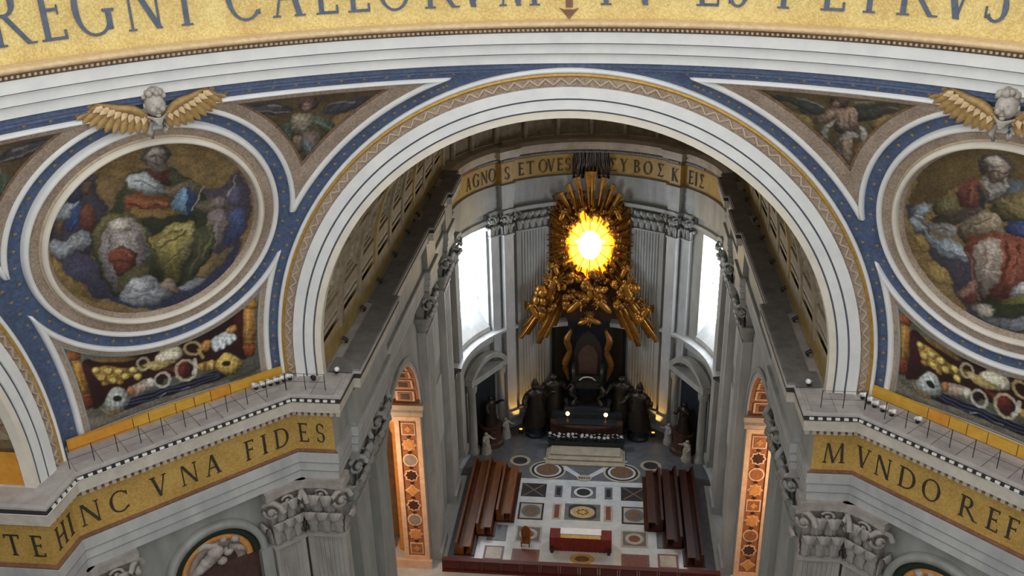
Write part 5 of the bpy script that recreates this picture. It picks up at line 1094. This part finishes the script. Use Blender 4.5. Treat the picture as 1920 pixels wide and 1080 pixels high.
# ------------------------------------------------------------------ floor
fl = tag(empty('floor', (0, 40, 0)), 'patterned marble floor of the choir with inlaid panels', 'floor', kind='structure'); FO = (0, 40, 0)
MB().add([(-60, -90, 0), (60, -90, 0), (60, 42, 0), (-60, 42, 0)], [(0, 1, 2, 3)]).build('pale_ground', MATS['floor_pale'], fl)
ZF = [0.004]
def fp(poly, m, h=.012):
    ZF[0] += .0004; return MB().prism(poly, lambda u, v, off: (u, v-40, off), 0, h+ZF[0]).build('inlay', MATS[m], fl)
def fr(x0, x1, y0, y1, m, h=.012): return fp([(x0, y0), (x1, y0), (x1, y1), (x0, y1)], m, h)
def fe(cx, cy, rx, ry, m, h=.02, n=28): return fp([(cx+rx*math.cos(2*PI*k/n), cy+ry*math.sin(2*PI*k/n)) for k in range(n)], m, h)
fp([(13.3*math.sin(math.radians(a)), YC-.6+13.3*math.cos(math.radians(a))) for a in range(-90, 91, 6)], 'floor_grey', .004)
fr(-8.2, 8.2, 62.95, 63.5, 'floor_pale', .01)
fr(-1.3, 1.3, 60.6, 62.6, 'floor_grey'); fe(0, 61.6, 1.0, .85, 'floor_pale'); fe(0, 61.6, .72, .6, 'floor_dark', .026)
fr(-1.8, 1.8, 56.95, 59.6, 'floor_grey'); fp([(-1.4, 57.4), (-1, 57.1), (1, 57.1), (1.4, 57.4), (1.4, 59.1), (1, 59.45), (-1, 59.45), (-1.4, 59.1)], 'floor_dark', .016)
fe(0, 58.25, 1.25, .95, 'floor_beige', .022); fe(0, 58.25, .95, .7, 'floor_gold', .028)
for k in range(8): fe(.5*math.cos(k*PI/4), 58.25+.38*math.sin(k*PI/4), .17, .14, 'floor_brown', .034, 10)
fe(.2, 51.1, 1.5, 1.0, 'floor_pale'); fe(.2, 51.1, 1.2, .78, 'floor_gold', .028); fe(.2, 51.1, .7, .42, 'floor_brown', .034)
for sg in (-1, 1):
    q = lambda a, b, c, d, m, h=.012: fr(min(sg*a, sg*b), max(sg*a, sg*b), c, d, m, h)
    q(3.9, 6.5, 60.5, 62.8, 'floor_dark')
    for k in range(2): fp([(sg*(4.0+k*2.4), 60.6), (sg*(4.25+k*1.9), 60.6), (sg*(6.4-k*2.4), 62.7), (sg*(6.15-k*1.9), 62.7)], 'floor_brown', .018)
    q(3.95, 6.5, 56.7, 59.45, 'floor_dark'); q(4.15, 6.3, 56.9, 59.25, 'floor_beige', .018); fe(sg*5.22, 58.08, .98, 1.02, 'floor_grey', .024); fe(sg*5.22, 58.08, .62, .66, 'floor_brown', .03)
    q(2.2, 3.0, 60.6, 62.6, 'floor_grey'); q(2.38, 2.82, 60.9, 62.3, 'floor_dark', .018)
    q(2.15, 3.05, 56.95, 59.5, 'floor_beige'); q(2.35, 2.85, 57.15, 59.3, 'floor_red', .018)
    q(3.87, 6.45, 53.2, 55.66, 'floor_beige'); q(4.05, 6.27, 53.38, 55.48, 'floor_grey', .016); fe(sg*5.16, 54.43, .9, .85, 'floor_beige', .022); fe(sg*5.16, 54.43, .55, .5, 'floor_red', .028)
    q(3.89, 6.5, 50.4, 52.15, 'floor_brown'); q(4.1, 6.3, 50.55, 52.0, 'floor_red', .018)
    q(7.3, 9.2, 50.4, 52.4, 'floor_red'); q(7.5, 9.0, 50.6, 52.2, 'floor_beige', .018)
    q(7.3, 9.2, 53.2, 55.6, 'floor_grey'); q(10, 12.6, 50, 64, 'floor_grey')
    fe(sg*4.0, 65.35, 2.0, 1.75, 'floor_beige', .014); fe(sg*4.0, 65.35, 1.75, 1.5, 'floor_dark', .02); fe(sg*4.0, 65.35, 1.5, 1.27, 'floor_pale', .026); fe(sg*4.0, 65.35, 1.25, 1.05, 'floor_brown', .032)
    fe(sg*7.15, 66.9, 1.15, 1.0, 'floor_beige'); fe(sg*7.15, 66.9, .8, .68, 'floor_dark', .024)
    for k in range(2): fp([(sg*.35, 64.2+k*.35), (sg*2.1, 65.9+k*.4), (sg*2.35, 65.7+k*.4), (sg*.5, 64.0+k*.35)], 'floor_pale', .016)
    fp([(sg*(6.0+2.3*math.cos(a)), 66.0+1.8*math.sin(a)) for a in (2.2, 2.6, 3.0, 3.4, 3.9)]+[(sg*(6.0+2.6*math.cos(a)), 66.0+2.1*math.sin(a)) for a in (3.9, 3.4, 3.0, 2.6, 2.2)], 'floor_pale', .018)
fe(0, 64.1, .8, .55, 'floor_beige')
for k in range(5): fe(-.5+.25*k, 64.1, .09, .16, 'floor_dark', .026, 8)
sp = tag(empty('altar_steps', (0, 66.3, 0)), 'low beige marble steps in front of the altar', 'steps')
for k in range(3): MB().box((0, 1.55+k*.35, .09+k*.18), (8.7-k*.5, 3.1-k*.7, .18)).build('step', MATS['floor_beige'], sp)

# ------------------------------------------------------------------ pews
def make_pew(L, m, hb):
    e = empty('pew', (0, 0, 0)); e['category'] = 'pew'
    MB().box((0, 0, .48), (.62, L, .09)).build('seat', MATS[m], e)
    MB().box((-.36, 0, hb/2+.1), (.10, L, hb-.1)).box((-.36, 0, hb+.05), (.24, L, .09)).build('backrest', MATS[m], e)
    for y in (-L/2, L/2): MB().prism([(-.45, 0), (.35, 0), (.35, .75), (-.05, .85), (-.22, hb+.1), (-.45, hb+.1)], lambda u, v, off: (u, y+off-.05, v), 0, .1).build('end_panel', MATS[m], e)
    MB().box((.72, 0, .22), (.3, L, .1)).build('kneeler', MATS[m], e)
    MB().box((.35, 0, .06), (2.0, L+.3, .12)).build('platform', MATS['pew_dark'], e)
    MB().box((.62, 0, .98), (.75, L, .08)).box((.95, 0, .5), (.08, L, .95)).build('desk', MATS[m], e)
    n = int(L/1.6)
    p0 = None
    for k in range(n):
        y = -L/2+L*(k+.5)/n
        if p0 is None: p0 = MB().box((-.29, 0, .85), (.05, L/n-.16, .5)).build('back_panel', MATS['pew_dark'], e, loc=(0, y, 0))
        else: share(p0, e, (0, y, 0))
    return e
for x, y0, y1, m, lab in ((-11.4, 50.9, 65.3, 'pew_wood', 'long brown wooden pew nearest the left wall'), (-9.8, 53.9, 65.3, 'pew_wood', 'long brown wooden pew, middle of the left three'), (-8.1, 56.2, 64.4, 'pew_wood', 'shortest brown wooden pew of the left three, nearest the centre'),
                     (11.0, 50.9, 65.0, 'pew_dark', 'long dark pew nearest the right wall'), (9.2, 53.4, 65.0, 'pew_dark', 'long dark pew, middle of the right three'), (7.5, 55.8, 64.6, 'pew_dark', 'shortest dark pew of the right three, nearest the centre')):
    pw = make_pew(y1-y0, m, 1.35); pw.location = (x, (y0+y1)/2, 0)
    if x > 0: pw.rotation_euler = (0, 0, PI)
    tag(pw, lab, 'pew', 'choir pews')
# front altar under a red cloth
ta = tag(empty('red_altar', (0, 52.9, 0)), 'red-draped altar table with a white cloth in the middle of the floor', 'altar')
P = []
for i in range(61):
    t = i/60; x = -2.95+5.9*t; wv = .04*math.sin(i*1.7); P.append([(x, -.75-wv, .03), (x, -.72, .8), (x, -.7, 1.5), (x, .75, 1.5), (x, .75, .03)])
MB().grid(P).build('red_cloth', MATS['red_cloth'], ta)
for sg in (-1, 1): MB().add([(sg*2.95, -.75, .03), (sg*2.95, .75, .03), (sg*2.95, .75, 1.5), (sg*2.95, -.7, 1.5)], [(0, 1, 2, 3)]).build('side_cloth', MATS['red_cloth'], ta)
MB().box((0, .36, 1.53), (3.9, .9, .05)).box((0, .8, 1.2), (3.9, .04, .66)).build('white_cloth', MATS['white_cloth'], ta)
MB().box((0, -.42, 1.52), (3.8, .5, .03)).build('gold_embroidery', MATS['floor_gold'], ta)
for x in (-2.7, 2.7): MB().box((x, -.95, .3), (.28, .28, .6)).build('foot', MATS['bronze_dark'], ta)
ch = tag(empty('armchair', (-5.3, 52.8, 0)), 'brown high-backed chair standing alone left of the red altar', 'chair')
MB().box((0, 0, .5), (.9, .8, .14)).build('seat', MATS['pew_wood'], ch); MB().prism([(-.45, .55), (.45, .55), (.45, 1.5), (.25, 1.85), (0, 2.0), (-.25, 1.85), (-.45, 1.5)], lambda u, v, off: (u, .4-off, v), 0, .1).build('backrest', MATS['pew_wood'], ch)
for x in (-.38, .38):
    for y in (-.32, .34): MB().box((x, y, .25), (.09, .09, .5)).build('leg', MATS['pew_dark'], ch)
    MB().box((x, 0, .85), (.08, .75, .07)).build('armrest', MATS['pew_wood'], ch)
# wooden barrier along the bottom of the view
ba = tag(empty('wooden_barrier', (0, 48.6, 0)), 'long dark red wooden barrier across the front of the choir', 'barrier')
MB().box((0, 0, 1.36), (25.4, .5, .08)).build('top_rail', MATS['red_wood'], ba); MB().box((0, 0, .1), (25.4, .4, .2)).build('plinth', MATS['red_wood'], ba)
p0 = q0 = None
for k in range(14):
    x = -12.6+25.2*(k+.5)/14
    if p0 is None: p0 = MB().box((0, 0, .76), (1.55, .1, 1.1)).box((0, -.06, .76), (1.2, .06, .8)).build('panel', MATS['red_wood'], ba, loc=(x, 0, 0))
    else: share(p0, ba, (x, 0, 0))
for k in range(15):
    x = -12.6+25.2*k/14
    if q0 is None: q0 = MB().box((0, 0, .76), (.2, .24, 1.2)).build('post', MATS['red_wood'], ba, loc=(x, 0, 0))
    else: share(q0, ba, (x, 0, 0))

# ------------------------------------------------------------------ winged cherub heads
for s, side in ((-1, 'left'), (1, 'right')):
    a = math.radians(45+AZ0); c = sph(s, AZ0, z=50.05, off=.35)
    ce = tag(empty('winged_cherub', c, math.atan2(-s*math.cos(a), math.sin(a))), 'carved cherub head with gilded wings above the '+side+' medallion', 'sculpture', 'winged cherub heads')
    hd = MB(); hd.ball((0, -.35, .85), (.42, .44, .52), 16, 12).ball((0, -.78, .8), (.07, .1, .1), 8, 6).ball((-.18, -.68, .66), (.15, .12, .13), 8, 6).ball((.18, -.68, .66), (.15, .12, .13), 8, 6).ball((0, -.72, .55), (.11, .08, .05), 8, 5).ball((0, -.64, .42), (.12, .12, .1), 8, 5).ball((-.15, -.73, .92), (.06, .05, .04), 6, 4).ball((.15, -.73, .92), (.06, .05, .04), 6, 4).ball((-.42, -.33, .8), (.06, .1, .14), 6, 4).ball((.42, -.33, .8), (.06, .1, .14), 6, 4)
    hd.build('head', MATS['stone_sculpture'], ce, True)
    hr = MB()
    for k in range(46):
        t1, t2 = random.uniform(0, 2*PI), random.uniform(.05, 1.25); v = Vector((math.sin(t2)*math.cos(t1), math.sin(t2)*math.sin(t1), math.cos(t2)))
        if v.y < -.55 and v.z < .75: continue
        hr.ball((.47*v.x, -.33+.5*v.y, .95+.5*v.z), random.uniform(.11, .17), 6, 4)
    hr.build('curly_hair', MATS['stone_sculpture'], ce, True)
    dr = MB()
    for k in range(4): dr.tube([(-.42+.1*k, -.4-.05*k, .38-.06*k), (0, -.66, .25-.08*k), (.42-.1*k, -.4-.05*k, .38-.06*k)], [.05, .07, .05], 6, sm=3)
    dr.tube([(-.3, -.3, .1), (-.38, -.4, -.3), (-.3, -.3, -.6)], [.12, .14, .06], 6).tube([(.2, -.3, .1), (.26, -.4, -.25), (.2, -.3, -.5)], [.12, .14, .06], 6)
    dr.build('scarf', MATS['stone_sculpture'], ce, True)
    for sg in (-1, 1):
        wb = MB().tube([(sg*.3, -.25, .2), (sg*.9, -.4, .72), (sg*1.7, -.35, .95), (sg*2.5, -.2, 1.25)], [.16, .2, .15, .08], 8, sm=4).build('wing', MATS['wing_gold'], ce, True)
        for k in range(11):
            t = k/10; bx_ = sg*(.45+2.0*t); bz = .45+.72*t; ang = math.radians(-80+62*t); L = .75+.25*math.sin(PI*t)+.2*t
            f = MB(); P = []
            for q, wq in ((0, .09), (.3, .15), (.7, .15), (.92, .09), (1, .01)):
                cx, cz = bx_+sg*L*q*math.cos(ang), bz+L*q*math.sin(ang); nx, nz = sg*-math.sin(ang), math.cos(ang)
                P.append([(cx+nx*wq*u_, -.32-.07*(1-u_*u_)+.05*t, cz+nz*wq*u_) for u_ in (-1, -.4, .4, 1)])
            f.grid(P).build('feather', MATS['wing_gold'], wb, True)
        for k in range(8):
            t = k/7; bx_ = sg*(.5+1.6*t); bz = .5+.55*t; ang = math.radians(-75+55*t); L = .45; f = MB(); P = []
            for q, wq in ((0, .08), (.5, .13), (1, .02)):
                cx, cz = bx_+sg*L*q*math.cos(ang), bz+L*q*math.sin(ang); nx, nz = sg*-math.sin(ang), math.cos(ang)
                P.append([(cx+nx*wq*u_, -.44-.05*(1-u_*u_), cz+nz*wq*u_) for u_ in (-1, 0, 1)])
            f.grid(P).build('feather', MATS['gilt_pale'], wb, True)

# ------------------------------------------------------------------ spotlights on the ledges
def make_spot(m):
    e = empty('spotlight'); MB().box((0, 0, .03), (.2, .2, .06)).build('base', MATS['lamp_black'], e)
    MB().tube([(-.16, 0, .06), (-.16, 0, .32)], .02, 5).tube([(.16, 0, .06), (.16, 0, .32)], .02, 5).tube([(-.16, 0, .06), (.16, 0, .06)], .02, 5).build('yoke', MATS['metal_dark'], e)
    MB().tube([(0, .2, .2), (0, .12, .24), (0, -.22, .42), (0, -.26, .44)], [.1, .14, .16, .17], 10).build('head', MATS[m], e, True); return e
SW, SB = make_spot('lamp_white'), make_spot('lamp_black'); fw_, fb_ = [True], [True]
def place_spot(kind, x, y, z, rz, lab, grp):
    src, fl_ = (SW, fw_) if kind == 'w' else (SB, fb_)
    o = src if fl_[0] else copy_tree(src); fl_[0] = False
    o.location = (x, y, z); o.rotation_euler = (0, 0, rz); o.scale = (.82,)*3 if kind == 'w' else (.75,)*3; tag(o, lab, 'spotlight', grp)
ordn = ['first', 'second', 'third', 'fourth', 'fifth', 'sixth', 'seventh']
for k, (x, y) in enumerate([(-16.87, 23.05), (-16.5, 23.27), (-16.2, 23.5), (-15.9, 23.75), (-15.62, 24.0), (-15.35, 24.22)]):
    place_spot('w', x, y, 33.94, -.5, 'white spotlight above FIDES, '+ordn[k]+' from the left', 'white spotlights on the left ledge')
for k, (x, y) in enumerate([(15.34, 24.2), (15.53, 23.75), (15.74, 23.38), (16.04, 22.97), (16.38, 22.58), (17.47, 22.0)]):
    place_spot('w', x, y, 33.94, .5, 'white spotlight above MVNDO, '+ordn[k]+' from the left', 'white spotlights on the right ledge')
place_spot('b', -14.0, 24.25, 33.9, 0, 'black spotlight at the left foot of the white arch', 'black spotlights'); place_spot('w', -12.9, 24.9, 34.05, .6, 'single white spotlight on the corner by the left arch foot', 'corner spotlights'); place_spot('w', 12.8, 25.2, 34.05, -.6, 'single white spotlight on the corner by the right arch foot', 'corner spotlights')
for s in (-1, 1):
    for k, y in enumerate((28.6, 33.0, 37.5, 42.3, 47.0, 51.0, 56.0)):
        place_spot('b', s*13.35, y, 34.06, s*PI/2, 'small black spotlight on the dusty '+('left' if s < 0 else 'right')+' ledge, '+ordn[k]+' from the near end', 'black spotlights on the '+('left' if s < 0 else 'right')+' choir ledge')
